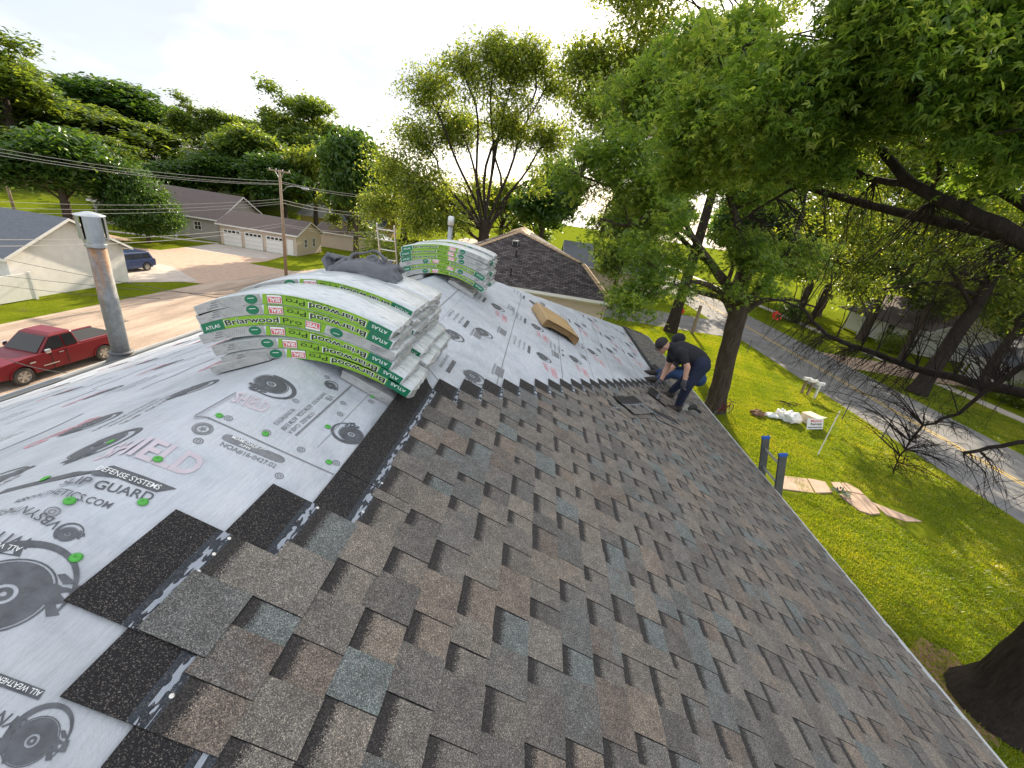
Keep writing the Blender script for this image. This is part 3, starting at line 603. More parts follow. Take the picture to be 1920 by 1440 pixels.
# ------------------------------------------------------------------ shingles
HT, HL, TT_, TH = .336, .184, .0038, .0034    # strip height, headlap, layer thickness, tooth thickness
SLP = TT_/.152
def strip_mesh(L, seed, lift=None, first=None):
    r = random.Random(seed); V = []; F = []; tab = []; zone = []; sp = []
    def base(s): return .001+SLP*s
    def q(pts, tb, zn, ss):
        o = len(V); V.extend(pts); F.append(tuple(range(o, o+len(pts)))); tab.append(tb); zone.append(zn); sp.append(ss)
    def P(s, y, h=0.0):
        z = base(s)+h
        if lift: z += lift(s, y)
        return (s, y, z)
    ny = 1 if not lift else 14; ns = 1 if not lift else 5
    t0 = TT_-.0003
    for i in range(ny):
        y0, y1 = L*i/ny, L*(i+1)/ny
        for j in range(ns):
            s0, s1 = HL*j/ns, HL*(j+1)/ns; q([P(s0, y0, t0), P(s1, y0, t0), P(s1, y1, t0), P(s0, y1, t0)], r.random(), 2, [s0, s1, s1, s0])
    # ends and edges of the base layer
    q([P(0, 0), P(HT, 0), P(HT, 0, t0), P(0, 0, t0)], .2, 3, [.0]*4); q([P(0, L, t0), P(HT, L, t0), P(HT, L), P(0, L)], .2, 3, [.0]*4); q([P(0, 0, t0), P(0, L, t0), P(0, L), P(0, 0)], .2, 3, [.0]*4)
    y = 0.0; tooth = r.random() < .5
    while y < L-1e-4:
        w = r.choice([.11, .135, .15, .165, .18, .205]) if tooth else r.choice([.085, .11, .125, .145, .165])
        if L-(y+w) < .05: w = L-y
        a, b = y, y+w; jx = r.uniform(-.002, .002)
        tb = r.random()
        if tooth:
            h = t0+TH*r.uniform(.8, 1.15); s0, s1 = HL-.016, HT+jx+.0015; e = .0015
            q([P(s0, a+e, h), P(s1, a+e, h), P(s1, b-e, h), P(s0, b-e, h)], tb, 0, [s0, s1, s1, s0])
            q([P(s1, a+e, h), P(s1, a+e, -.0005), P(s1, b-e, -.0005), P(s1, b-e, h)], .2, 3, [.1]*4)
            q([P(s0, a+e, h), P(s0, a+e, 0), P(s1, a+e, 0), P(s1, a+e, h)], .2, 3, [.1]*4); q([P(s0, b-e, h), P(s1, b-e, h), P(s1, b-e, 0), P(s0, b-e, 0)], .2, 3, [.1]*4)
        else:
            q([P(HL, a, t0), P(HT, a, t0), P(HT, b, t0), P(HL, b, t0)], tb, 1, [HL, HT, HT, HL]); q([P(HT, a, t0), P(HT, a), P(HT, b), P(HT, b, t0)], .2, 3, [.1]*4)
        y += w; tooth = not tooth
    me = bpy.data.meshes.new('shingle'); me.from_pydata(V, [], F); me.materials.append(MT['shingle'])
    me.attributes.new('tab', 'FLOAT', 'FACE').data.foreach_set('value', tab); me.attributes.new('zone', 'FLOAT', 'FACE').data.foreach_set('value', [float(z) for z in zone])
    me.attributes.new('sp', 'FLOAT', 'CORNER').data.foreach_set('value', [x for s in sp for x in s]); me.update()
    return me
PLR = parent_loc(roof_o)
def lay(row, y0, y1, seed, lift=None):
    me = strip_mesh(y1-y0, seed, lift); o = bpy.data.objects.new('shingle', me); COL.objects.link(o); o.parent = roof_o
    r = random.Random(seed+7); d = .26+.152*row
    o.matrix_local = Matrix.Translation(-PLR) @ MR @ Matrix.Translation((d+r.uniform(-.0015, .0015), y0, 0)) @ Matrix.Rotation(r.uniform(-.0012, .0012), 4, 'Z'); return o
LEN = 1.067; sid = 0
def row_end(i):
    if i <= 1: return {0: .94, 1: 1.19}[i]
    if i >= 25: return hipY(.26+.152*i+.2)-.08
    return 2.43+.213*(i-2)
for i in range(32):
    ye = row_end(i); ys = {0: .62, 1: .47}.get(i, -1.25)
    y1 = ye; n = 0
    if i == 2:
        cuts = [(1.415, 2.43), (.40, 1.41), (-.66, .395)]
    else:
        cuts = []
        first = LEN if i < 25 else .3+.7*((i*37) % 10)/10
        while y1 > ys+.05:
            y0 = max(ys, y1-(first if not cuts else LEN)); cuts.append((y0, y1-.0015)); y1 = y0
        if i < 25 and len(cuts) > 1 and i > 2: pass
    for (a, b) in cuts:
        sid += 1; lf = None
        if i == 2 and a > 1.3: lf = lambda s, y: .15*max(0, (y-.12)/.9)**1.3*max(0, 1-s/.175)**1.7
        lay(i, a, b, 100+sid, lf)
# nails left showing on the top strips
for (d, v) in [(.437, .925), (.437, .862), (.44, .80), (.44, .74), (.59, .535), (.592, 1.178), (.74, 1.26), (.745, 1.385), (.745, 1.45)]:
    M = Matrix.Translation(-PLR) @ MR @ Matrix.Translation((d, v, .009)); MB().lathe([(.0055, 0), (.0055, .001), (.003, .002)], 10).build('nail', 'nail', roof_o, M=M)
# drip edge and gutter along the eaves
def along(u0, u1, h0, h1, y0, y1):           # a bar lying along the eave
    s = 1 if u0 > 0 else -1; m = MB(); P = []
    for y in (y0, y1):
        for (u, h) in ((u0, h0), (u1, h0), (u1, h1), (u0, h1)): P.append((RX+u*CS+s*h*SN, y, RZ-abs(u)*SN+h*CS))
    F = [(0, 1, 2, 3), (7, 6, 5, 4), (0, 4, 5, 1), (1, 5, 6, 2), (2, 6, 7, 3), (3, 7, 4, 0)]
    return m.add(P, F)
yy = NEAR
while yy < far_e-.2:
    e = min(yy+1.85, far_e-.05); along(5.290, 5.365, -.004, .012+(.003 if int(yy) % 2 else 0), yy, e-.01).build('drip_edge', 'drip', house, world=True); yy = e
along(5.365, 5.372, -.07, .008, NEAR, far_e-.05).build('drip_edge_flange', 'drip', house, world=True)
gt = MB(); gx = RX-DE*CS; gzz = RZ-DE*SN
gt.prism([(gx+.03, NEAR, gzz+.012), (gx-.02, NEAR, gzz-.02), (gx-.02, NEAR, gzz-.13), (gx-.13, NEAR, gzz-.13), (gx-.15, NEAR, gzz-.03), (gx-.165, NEAR, gzz-.03), (gx-.145, NEAR, gzz-.15), (gx+.0, NEAR, gzz-.15)], (0, 0, 0), (0, far_e-NEAR-.1, 0)); gt.build('gutter', 'drip', house, world=True)
along(-5.02, -5.38, .001, .006, NEAR, far_e-.4).build('eave_membrane', 'flash', house, world=True)
along(-5.36, -5.372, -.05, .004, NEAR, far_e-.3).build('eave_trim', 'drip', house, world=True)
# the flue on the left eave
fb = np.array([RX-5.24*CS, 5.56, RZ-5.24*SN]); fpt = gp(235, 655)
Zb = fb[2]-.02
flue = MB().lathe([(.135, 0), (.135, .95), (.138, .955), (.138, 1.0), (.134, 1.005), (.131, 1.70)], 28).build('flue_pipe', 'rust', house, smooth=False)
flue.location = Vector((fb[0], fb[1], Zb))-house.location; flue.scale.x = flue.scale.y = .80; flue.scale.z = (up_from(fb, 178, 394)[2]-fb[2])/2.17
for p in flue.data.polygons: p.use_smooth = len(p.vertices) == 4
MB().lathe([(.146, 1.70), (.15, 1.71), (.15, 1.74), (.145, 1.75), (.15, 1.77), (.15, 1.81)], 28).build('collar', 'galv', flue)
capm = MB(); n = 24
for i in range(n):
    a0, a1 = 2*math.pi*i/n, 2*math.pi*(i+1)/n
    if i % 6 == 0: capm.lathe([(.0, 0), (.0, .0)], 3) if False else None; continue
    P = [(.19*math.cos(a0), .19*math.sin(a0)), (.19*math.cos(a1), .19*math.sin(a1))]
    capm.add([(P[0][0], P[0][1], 1.81), (P[1][0], P[1][1], 1.81), (P[1][0], P[1][1], 2.11), (P[0][0], P[0][1], 2.11)], [(0, 1, 2, 3)])
capm.build('cap_shroud', 'galv', flue, smooth=True)
MB().lathe([(.13, 1.81), (.13, 2.10)], 16).build('cap_core', 'black', flue)
MB().lathe([(.20, 2.11), (.205, 2.115), (.205, 2.125), (.05, 2.165), (.005, 2.17)], 28).build('cap_lid', 'drip', flue, smooth=True)
MB().lathe([(.27, -.16), (.25, -.02), (.20, .05), (.165, .10), (.16, .115), (.185, .12), (.19, .135), (.14, .15)], 28).build('flashing_boot', 'flash', flue, smooth=True)
# a second thin vent pipe standing behind the far stack
vp = at(842, 460, 8.2)
vpo = MB().lathe([(.045, -1.4), (.045, .36)], 14).build('vent_pipe', 'galv', house, smooth=True); vpo.location = Vector(vp)-house.location
MB().lathe([(.06, .36), (.06, .50), (.04, .52)], 14).build('vent_cap', 'drip', vpo, smooth=True)

# ------------------------------------------------------------------ bundles of shingles on the ridge
BW, BT = .335, .0545
def bundle(name, label, group, cx, y0, zc, dL, dR, flip, thick=BT, hl=.515, seed=0, front=True, tiltc=0.0):
    r = np.random.default_rng(seed); t = thing(name, label, 'bundle', (RX+cx, y0, RZ+zc), 0, group)
    def arc(s): s = np.asarray(s, float); return np.where(s < 0, -dL*(np.abs(s)/hl)**1.9, -dR*(np.abs(s)/hl)**1.9)+tiltc*s
    ns = 30; S = np.linspace(-hl, hl, ns+1)
    sec = [(0.004, -thick/2), (0.0, -thick/2+.008), (0.0, 0), (0.0, thick/2-.008), (.006, thick/2), (BW*.25, thick/2+.004), (BW*.5, thick/2+.005), (BW*.75, thick/2+.004), (BW-.006, thick/2), (BW, thick/2-.008), (BW, 0), (BW, -thick/2+.008), (BW-.004, -thick/2), (BW*.5, -thick/2)]
    k = len(sec); A = arc(S); dz = np.gradient(A, S); V = []
    for i, s in enumerate(S):
        nx_, nz_ = -dz[i]/math.hypot(dz[i], 1), 1/math.hypot(dz[i], 1); e = 1-.10*max(0, abs(s)/hl-.93)/.07
        for j, (y, z) in enumerate(sec):
            w = r.normal(0, .0024) if 4 < j < 8 or abs(s) > .9*hl else r.normal(0, .0006)
            V.append((s+nx_*z*e, y+(w if j > 8 else 0), A[i]+nz_*(z*e+w)))
    m = MB(); F = []
    for i in range(ns):
        for j in range(k): F.append((i*k+j, i*k+(j+1) % k, (i+1)*k+(j+1) % k, (i+1)*k+j))
    m.add(V, F)
    def endcap(i, sg):
        ec = MB()
        c = np.mean(np.array(V[i*k:(i+1)*k]), 0)+np.array([sg*.012, 0, 0]); ring = np.array(V[i*k:(i+1)*k]); mid = (ring*.6+c*.4)+np.array([sg*.008, 0, 0])+r.normal(0, .007, (k, 3))
        VV = np.vstack([ring, mid, c[None]]); FF = [(j, (j+1) % k, k+(j+1) % k, k+j) if sg < 0 else (j, k+j, k+(j+1) % k, (j+1) % k) for j in range(k)]+[(k+j, k+(j+1) % k, 2*k) if sg < 0 else (k+j, 2*k, k+(j+1) % k) for j in range(k)]
        ec.add(VV, FF); ec.build('end_fold', 'filmgrey', t)
    endcap(0, -1); endcap(ns, 1)
    m.build('wrapper', 'film', t, smooth=True)
    if not front: return t
    sg = -1.0 if flip else 1.0
    def onf(S2, Z2, lift):                    # position on the printed front face: S along, Z up
        s = sg*np.asarray(S2, float); z = sg*np.asarray(Z2, float); a = arc(s); d = np.where(s < 0, dL, -dR)*1.9*(np.abs(s)/hl)**.9/hl+tiltc; h = np.hypot(d, 1)
        return np.stack([s-d/h*z, np.full(s.shape, -lift), a+z/h], -1)
    def band(mt, s0, s1, z0=-.5, z1=.5, lift=.0012, nm='label_band', slant=0.0):
        b = MB(); n = max(1, int((s1-s0)/.03)); ss = np.linspace(s0, s1, n+1); zt = thick-.004
        P0 = onf(ss, np.full(n+1, z0*zt), lift); P1 = onf(ss+slant, np.full(n+1, z1*zt), lift); fl = [(i, i+1, n+2+i, n+1+i) for i in range(n)]
        if flip: pass
        b.add(np.vstack([P0, P1]), fl); return b, nm, mt
    def txt(mt, s, s0, s1, zc_, H, bold, lift, nm='lettering'):
        V2, F2 = text2d(s, bold); sc = (s1-s0)/V2[:, 0].max(); b = MB(); b.add(onf(s0+V2[:, 0]*sc, zc_+(V2[:, 1]-.5)*H, lift), F2); return b, nm, mt
    pieces = [band('lime', -hl+.115, .145, slant=.012), band('dkgreen', -hl+.005, -hl+.125, lift=.0016, slant=.006)]
    pieces += [txt('whiteprint', 'Briarwood', -hl+.133, -.085, .004, .030, .045, .0020), txt('blackprint', 'Briarwood', -hl+.137, -.09, .004, .029, .018, .0024)]
    pieces += [txt('blackprint', 'Pro', -.068, .03, .004, .027, .0, .0024)]
    pieces += [txt('blackprint', 'HP WIDE 42 FORMAT', -.20, .03, -.0185, .007, .0, .0024)]
    pieces += [band('blackprint', .047, .128, -.44, .44, .0018, 'seal_badge'), band('whiteprint', .050, .125, -.40, .42, .0022, 'seal_badge'), band('redprint', .053, .122, -.22, .36, .0026, 'seal_badge'), txt('whiteprint', 'SEAL', .058, .117, .004, .020, .03, .0030)]
    pieces += [txt('whiteprint', 'ATLAS', -hl+.025, -hl+.105, -.002, .018, .01, .0022)]
    pieces += [band('filmgrey', .16, hl-.004, lift=.0008, nm='grey_band')]
    disc = MB(); a = np.linspace(0, 6.283, 21)[:-1]; disc.add(onf(.21+.034*np.cos(a), .0235*np.sin(a), .0018), [tuple(range(20))]); pieces.append((disc, 'green_disc', 'dkgreen'))
    pieces += [band('whiteprint', .193, .227, -.14, -.08, .0022, 'seal_badge')]
    hb = MB()
    for q in range(9):
        s0 = .26+.0105*q; hb.add(np.vstack([onf([s0, s0+.003], [-.018, -.018], .0012), onf([s0+.015, s0+.018], [.018, .018], .0012)]), [(0, 1, 3, 2)])
    pieces.append((hb, 'hatch_print', 'hatch'))
    kb = MB()
    for q in range(3): kb.add(onf([.39, .44-.01*q, .44-.01*q, .39], np.array([0, 0, .006, .006])+.006-.011*q, .0012), [(0, 1, 2, 3)])
    pieces.append((kb, 'small_print', 'inkline'))
    for b, nm, mt in pieces: b.build(nm, mt, t)
    return t
ORD = ['lowest', 'second', 'third', 'fourth', 'fifth', 'topmost']
LX = [.118, .075, .015, .027, .013, .010]; TZ = [.013, .064, .123, .18, .234, .289]; DLs = [.125, .125, .128, .125, .13, .14]; DRs = [.135, .12, .105, .105, .10, .098]
FL = [True, True, True, False, True, True]
for c in range(3):
    for j in range(6):
        jx = 0 if c == 0 else (.015-LX[j]+(.055 if j == 1 else .085 if j == 0 else 0)+.008*math.sin(j*2.1+c))
        bundle('shingle_bundle', 'shingle bundle bent over the ridge in the near stack, %s layer of its %s row' % (ORD[j], ['front', 'middle', 'rear'][c]), 'bent bundles of the near stack',
               LX[j]+jx, 2.0+.352*c, TZ[j]+[0, .022, .014][c], DLs[j], DRs[j], FL[j] if c == 0 else ((j+c) % 2 == 0), seed=10*c+j)
def flat_bundle(label, side, u0, y0, y1, w=.34, th=.05, seed=0, grp='flat bundles under the stacks'):
    r = np.random.default_rng(seed); t = thing('shingle_bundle', label, 'bundle', tuple(fold(side*u0, y0, 0)), 0, grp)
    m = MB(); ny = 14; nu = 6; k = 0; V = []
    sec = [(0, .004), (0, th-.006), (.02, th)]+[(w*i/5, th+.003) for i in range(1, 5)]+[(w-.02, th), (w, th-.006), (w, .004)]
    for i in range(ny+1):
        y = y0+(y1-y0)*i/ny
        for (u, h) in sec:
            uu = side*(u0+u); P = np.array([RX+uu*CS+side*h*SN, y, RZ-abs(uu)*SN+h*CS])+r.normal(0, .0025, 3); V.append(P)
    k = len(sec); F = [(i*k+j, (i+1)*k+j, (i+1)*k+j+1, i*k+j+1) if side < 0 else (i*k+j, i*k+j+1, (i+1)*k+j+1, (i+1)*k+j) for i in range(ny) for j in range(k-1)]
    F += [tuple(range(k)), tuple(range((ny+1)*k-1, ny*k-1, -1))]
    m.add(V, F); m.build('wrapper', 'filmgrey', t, world=True, smooth=False)
    return t
flat_bundle('pale wrapped bundle lying flat on the far side of the ridge, under the near stack', -1, .13, 1.98, 3.03, seed=1)
flat_bundle('pale wrapped bundle lying flat beside the black flap, under the near stack', 1, .26, 2.03, 3.08, seed=2)
for c in range(2):
    for j in range(6):
        bundle('shingle_bundle', 'shingle bundle bent over the ridge in the far stack, %s layer of its %s row' % (ORD[j], ['front', 'rear'][c]), 'bent bundles of the far stack',
               .10+.012*math.sin(j*3+c)+.035*c, 5.02+.36*c, .055+.0555*j+(.012 if c else 0), .13-.006*j, .15-.012*j, [True, False, True, False, False, False][j] if c == 0 else j % 2 == 0, seed=50+10*c+j)
flat_bundle('pale wrapped bundle lying flat beyond the ridge, under the far stack', -1, .14, 5.0, 6.0, seed=3)
flat_bundle('pale wrapped bundle lying flat on the printed sheet, under the far stack', 1, .18, 5.04, 6.05, seed=4)

# ------------------------------------------------------------------ kraft-wrapped bundle
def kraft():
    t = thing('paper_parcel', 'brown kraft-paper parcel lying slantwise on the printed sheet', 'parcel', tuple(fold(1.535, 5.806, 0)))
    c00, c10, c01 = np.array([1.535, 5.806]), np.array([2.115, 5.91]), np.array([1.335, 6.47]); ex_, ey_ = c10-c00, c01-c00; h = .135
    rg = np.random.default_rng(8); prof = [(0, 0), (-.01, .04), (.015, h-.012), (.05, h), (.3, h+.006), (.55, h+.004), (.8, h), (.96, h-.008), (1.0, h-.03), (1.01, .05), (1.0, 0)]
    V = []; n = 9; k = len(prof)
    for i in range(n+1):
        y = i/n
        for (x, z) in prof:
            p = c00+ex_*x+ey_*y; V.append(np.array(fold(p[0], p[1], z*(1.0 if 0 < i < n else .95)+.006))+rg.normal(0, .002, 3))
    m = MB(); m.add(V, [(i*k+j, i*k+j+1, (i+1)*k+j+1, (i+1)*k+j) for i in range(n) for j in range(k-1)]); m.build('wrap', 'kraft', t, world=True)
    e = MB()
    for i, sg in ((0, 1), (n, -1)):
        ring = np.array(V[i*k:(i+1)*k]); c = ring.mean(0); d = np.array([*(0, 0), 0]); e2 = fold(*(c00+ey_*.06), 0)-fold(*c00, 0)
        inn = ring*.5+c*.5+e2*sg+rg.normal(0, .006, (k, 3))
        f = [(j, k+j, k+j+1, j+1) for j in range(k-1)]+[tuple(range(k, 2*k))]
        e.add(np.vstack([ring, inn]), f)
    e.build('folded_end', 'kraftd', t, world=True)
kraft()

# ------------------------------------------------------------------ crumpled grey cloth on the near stack
def fused(name, segs, vox, parent, mat, it=5):   # rolls of fabric fused into one soft body
    m = MB()
    for P, R in segs: m.tube(P, R, 12)
    o = m.build(name, mat); md = o.modifiers.new('r', 'REMESH'); md.mode = 'VOXEL'; md.voxel_size = vox; sm = o.modifiers.new('s', 'SMOOTH'); sm.factor = .5; sm.iterations = it
    dg = bpy.context.evaluated_depsgraph_get(); me = bpy.data.meshes.new_from_object(o.evaluated_get(dg)); bpy.data.objects.remove(o); me.polygons.foreach_set('use_smooth', np.ones(len(me.polygons), bool)); me.update()
    ob = bpy.data.objects.new(name, me); COL.objects.link(ob); ob.parent = parent; return ob
def cloth():
    t = thing('crumpled_cloth', 'crumpled dark grey jacket thrown over the near shingle stack', 'jacket', (RX+.03, 2.84, RZ+.33)); r = np.random.default_rng(4)
    def arcs(cx, cy, cz, r0, r1, a0, a1, rad, tilt=.5, n=12):
        q = np.linspace(0, 1, n); a = a0+(a1-a0)*q; rr = r0+(r1-r0)*q; return np.stack([cx+rr*np.cos(a), cy+rr*np.sin(a)*.6, cz+rr*np.sin(a)*tilt+.01*np.sin(5*a)], -1), rad*(.75+.25*np.sin(a*1.7+cx*20))
    S = [arcs(.07, -.05, .085, .012, .075, 0, 8.5, .013, .35), arcs(.06, -.02, .07, .10, .15, .3, 3.4, .016), arcs(.05, 0, .035, .14, .19, 3.2, 6.0, .020), arcs(.17, -.02, .04, .03, .09, 1, 5.5, .02), arcs(-.08, 0, .04, .05, .10, 2, 6, .022), arcs(.05, .02, .06, .06, .13, 3.6, 6.6, .02)]
    for k in range(4):
        x = -.15+.11*k+.02*math.sin(5*k); S.append((np.array([(x-.03, -.15+.02*math.sin(k), -.005-.5*x*x), (x, -.06, .03+.02*math.sin(2*k)), (x+.02, .04, .06), (x+.05, .13, .02)]), np.array([.012, .018, .020, .014])))
    S.append((np.array([(-.21, -.06, -.02), (-.05, -.03, .01), (.12, -.02, .02), (.25, -.03, -.03)]), np.array([.035, .05, .055, .03])))
    for y_ in (-.09, -.03, .03, .09): S.append((np.array([(-.20+.5*abs(y_), y_, -.02), (-.08, y_, .015), (.06, y_, .03), (.18, y_, .015), (.27-.5*abs(y_), y_, -.03)]), np.array([.03, .05, .062, .05, .03])))
    S.append((np.array([(.02, -.16, -.02), (.10, -.12, .0), (.19, -.11, -.01), (.26, -.08, -.04)]), np.array([.02, .035, .035, .02])))
    fused('fabric', S, .006, t, 'cloth', 3)
    H = [(np.array([(-.215+.02*k, -.06+.03*k, -.02), (-.25+.018*k, -.05+.03*k, .045), (-.225+.02*k, -.04+.03*k, .085-.008*k), (-.17+.01*k, -.03+.03*k, .06)]), np.array([.016, .018, .018, .014])) for k in range(4)]
    fused('hood', H, .007, t, 'cloth', 5)
cloth()

# ------------------------------------------------------------------ ladders
def ladder(name, label, A, B, width, rungs, mat, capmat=None, rr_=.028, side=(1, 0, 0)):
    A = np.array(A, float); B = np.array(B, float); t = thing(name, label, 'ladder', A); d = (B-A)/np.linalg.norm(B-A); s = np.array(side, float); s /= np.linalg.norm(s); n = np.cross(s, d)
    for k in (-.5, .5):
        o = s*width*k; m = MB(); P = [s*a+n*b for a, b in ((-rr_*.5, -rr_*1.4), (rr_*.5, -rr_*1.4), (rr_*.5, rr_*1.4), (-rr_*.5, rr_*1.4))]
        m.prism(np.array(P), A+o, B+o); m.build('side_rail', mat, t, world=True)
        if capmat:
            m2 = MB(); m2.prism(np.array(P)*1.1, B+o-d*.0, B+o+d*.034); m2.build('rail_cap', capmat, t, world=True)
    Ln = np.linalg.norm(B-A)
    for i in range(rungs):
        p = B-d*(.16+.305*i); m = MB(); m.tube([p-s*width*.5, p+s*width*.5], .016, 8); m.build('rung', 'alu', t, world=True)
    return t
ladder('ladder', 'aluminium ladder rising above the roof behind the near stack', (-4.42, 15.1, 0.0), (-4.42, 12.35, 8.02), .50, 26, 'alu')
ladder('extension_ladder', 'grey fibreglass extension ladder with blue caps leaning on the eave', (5.45, 5.2, 0.0), (3.62, 5.2, 6.52), .46, 21, 'fibre', 'blueplastic', .034, (0, 1, 0))

# ------------------------------------------------------------------ loose shingle strips by the workers
def loose(label, cu, cv, L, ang, h, bend, seed):
    P = fold(cu, cv, h); t = strip_mesh(L, seed, lambda s, y: bend*((y-L/2)/(L/2))**2)
    for v in t.vertices: v.co.x -= HT/2; v.co.y -= L/2
    o = bpy.data.objects.new('loose_shingle', t); COL.objects.link(o)
    o.matrix_world = MR @ Matrix.Translation((cu, cv, h)) @ Matrix.Rotation(ang, 4, 'Z'); tag(o, label, 'shingle', 'loose shingles by the workers'); return o
u1, v1 = uvp(1186, 762); loose('loose shingle strip lying flat in front of the worker, leftmost of three', u1, v1, .72, -.68, .014, .012, 901)
u1, v1 = uvp(1178, 768); loose('loose shingle strip underneath the leftmost one by the worker', u1-.02, v1-.02, .74, -.75, .004, .0, 905)
u1, v1 = uvp(1232, 746); loose('loose shingle strip under the worker\'s reaching hands', u1, v1, .52, -.42, .020, .012, 902)
u1, v1 = uvp(1250, 789); loose('narrow loose shingle strip lying by the worker\'s boot', u1, v1, .60, -1.25, .010, .0, 903)
u1, v1 = uvp(1230, 700); loose('loose shingle strip standing up at the edge of the printed sheet', u1, v1, .55, -.5, .05, .03, 904)

# ------------------------------------------------------------------ buildings
def gable(root, x0, x1, y0, y1, z0, ze, zr, axis, wall, roofm, ov=.35, trim='white', th=.12):
    """walls, roof slabs and trim of a gabled building; axis 'x' = ridge runs along x"""
    m = MB()
    if axis == 'x':
        ym = (y0+y1)/2
        for x, fl in ((x0, 1), (x1, 0)):
            p = [(x, y0, z0), (x, y1, z0), (x, y1, ze), (x, ym, zr), (x, y0, ze)]; m.add(p, [(0, 4, 3, 2, 1) if fl else (0, 1, 2, 3, 4)])
        m.quad((x0, y0, z0), (x1, y0, z0), (x1, y0, ze), (x0, y0, ze)); m.quad((x1, y1, z0), (x0, y1, z0), (x0, y1, ze), (x1, y1, ze))
    else:
        xm = (x0+x1)/2
        for y, fl in ((y0, 0), (y1, 1)):
            p = [(x0, y, z0), (x1, y, z0), (x1, y, ze), (xm, y, zr), (x0, y, ze)]; m.add(p, [(0, 1, 2, 3, 4) if not fl else (0, 4, 3, 2, 1)])
        m.quad((x0, y1, z0), (x0, y0, z0), (x0, y0, ze), (x0, y1, ze)); m.quad((x1, y0, z0), (x1, y1, z0), (x1, y1, ze), (x1, y0, ze))
    m.build('wall', wall, root, world=True)
    rf = MB(); tr = MB(); half = ((y1-y0) if axis == 'x' else (x1-x0))/2; k = (zr-ze)/half; e = ov; g2 = .02
    for s in (-1, 1):
        if axis == 'x':
            yo = ym+s*(half+e); zo = ze-k*e+g2; P = [(x0-ov, ym, zr+g2), (x1+ov, ym, zr+g2), (x1+ov, yo, zo), (x0-ov, yo, zo)]
        else:
            xo = xm+s*(half+e); zo = ze-k*e+g2; P = [(xm, y0-ov, zr+g2), (xm, y1+ov, zr+g2), (xo, y1+ov, zo), (xo, y0-ov, zo)]
        rf.prism(P, (0, 0, 0), (0, 0, th))
        for a, b in ((P[3], P[0]), (P[1], P[2]), (P[2], P[3])):
            a = np.array(a); b = np.array(b); o_ = (a+b)/2-np.array([(x0+x1)/2, (y0+y1)/2, (a+b)[2]/2]); o_[2] = 0
            if axis == 'x': o_ = np.array([np.sign(o_[0]) if abs(a[0]-b[0]) < .1 else 0, 0 if abs(a[0]-b[0]) < .1 else s, 0])
            else: o_ = np.array([0 if abs(a[1]-b[1]) < .1 else s, np.sign(o_[1]) if abs(a[1]-b[1]) < .1 else 0, 0])
            tr.add([a+o_*.03+np.array([0, 0, -.07]), b+o_*.03+np.array([0, 0, -.07]), b+o_*.03+np.array([0, 0, th-.01]), a+o_*.03+np.array([0, 0, th-.01]), a+np.array([0, 0, -.07]), b+np.array([0, 0, -.07]), b+np.array([0, 0, th-.01]), a+np.array([0, 0, th-.01])], [(0, 1, 2, 3), (4, 7, 6, 5), (0, 4, 5, 1), (3, 2, 6, 7), (0, 3, 7, 4), (1, 5, 6, 2)])
    r = rf.build('roof', roofm, root, world=True); tr.build('roof_trim', trim, root, world=True); return r
def window(root, c, w, h, n, frame='white', bars=True):      # n: outward horizontal normal
    n = np.array([n[0], n[1], 0.0]); s = np.array([-n[1], n[0], 0.0]); z = np.array([0, 0, 1.0]); c = np.array(c, float)
    def bx(m, a0, a1, b0, b1, d0, d1):
        P = [c+s*a+z*b for a, b in ((a0, b0), (a1, b0), (a1, b1), (a0, b1))]; m.prism(P, n*d0, n*d1)
    m = MB(); t = .07
    bx(m, -w/2-t, w/2+t, h/2, h/2+t, 0, .05); bx(m, -w/2-t, w/2+t, -h/2-t, -h/2, 0, .06); bx(m, -w/2-t, -w/2, -h/2, h/2, 0, .05); bx(m, w/2, w/2+t, -h/2, h/2, 0, .05)
    if bars: bx(m, -w/2, w/2, -.02, .02, .005, .035); bx(m, -.02, .02, -h/2, h/2, .006, .034)
    f = m.build('window', frame, root, world=True); p = MB(); bx(p, -w/2, w/2, -h/2, h/2, -.02, .012); p.build('pane', 'glassdark', f, world=True); return f
def clap(root, x0, x1, y, z0, z1, mat, ny=-1, step=.2):
    m = MB(); z = z0
    while z < z1-.05:
        m.add([(x0, y, z+step), (x1, y, z+step), (x1, y+ny*.018, z), (x0, y+ny*.018, z)], [(0, 3, 2, 1)] if ny < 0 else [(0, 1, 2, 3)]); z += step
    return m.build('siding', mat, root, world=True)

# neighbour's roof just beyond
nb = thing('neighbour_house', 'neighbouring tan house with dark shingled hip roof just beyond the ridge', 'house', (-1.0, 30, 0))
A_, R2, Rr, Lf = (-1.35, 27.0, 7.72), (2.66, 24.8, 6.62), (4.20, 22.0, 5.22), (-6.6, 22.0, 5.22)
RB, LB, B2 = (4.3, 38.0, 5.22), (-6.6, 38.0, 5.22), (-1.35, 33.0, 7.72)
m = MB(); Vn = [A_, R2, Rr, Lf, RB, LB, B2]; m.add(Vn, [(3, 2, 1, 0)]); m.add(Vn, [(3, 0, 6, 5), (5, 6, 4), (0, 1, 6), (1, 2, 4), (1, 4, 6)]); nr = m.build('roof', 'nbroof', nb, world=True)
uvl = nr.data.uv_layers.new(name='UVMap')
for p in nr.data.polygons:
    for li in p.loop_indices:
        co = Vnp = nr.data.vertices[nr.data.loops[li].vertex_index].co
        uvl.data[li].uv = (co.x, (co.y)*1.12) if p.index == 0 else (co.y, co.x*1.1)
m = MB()
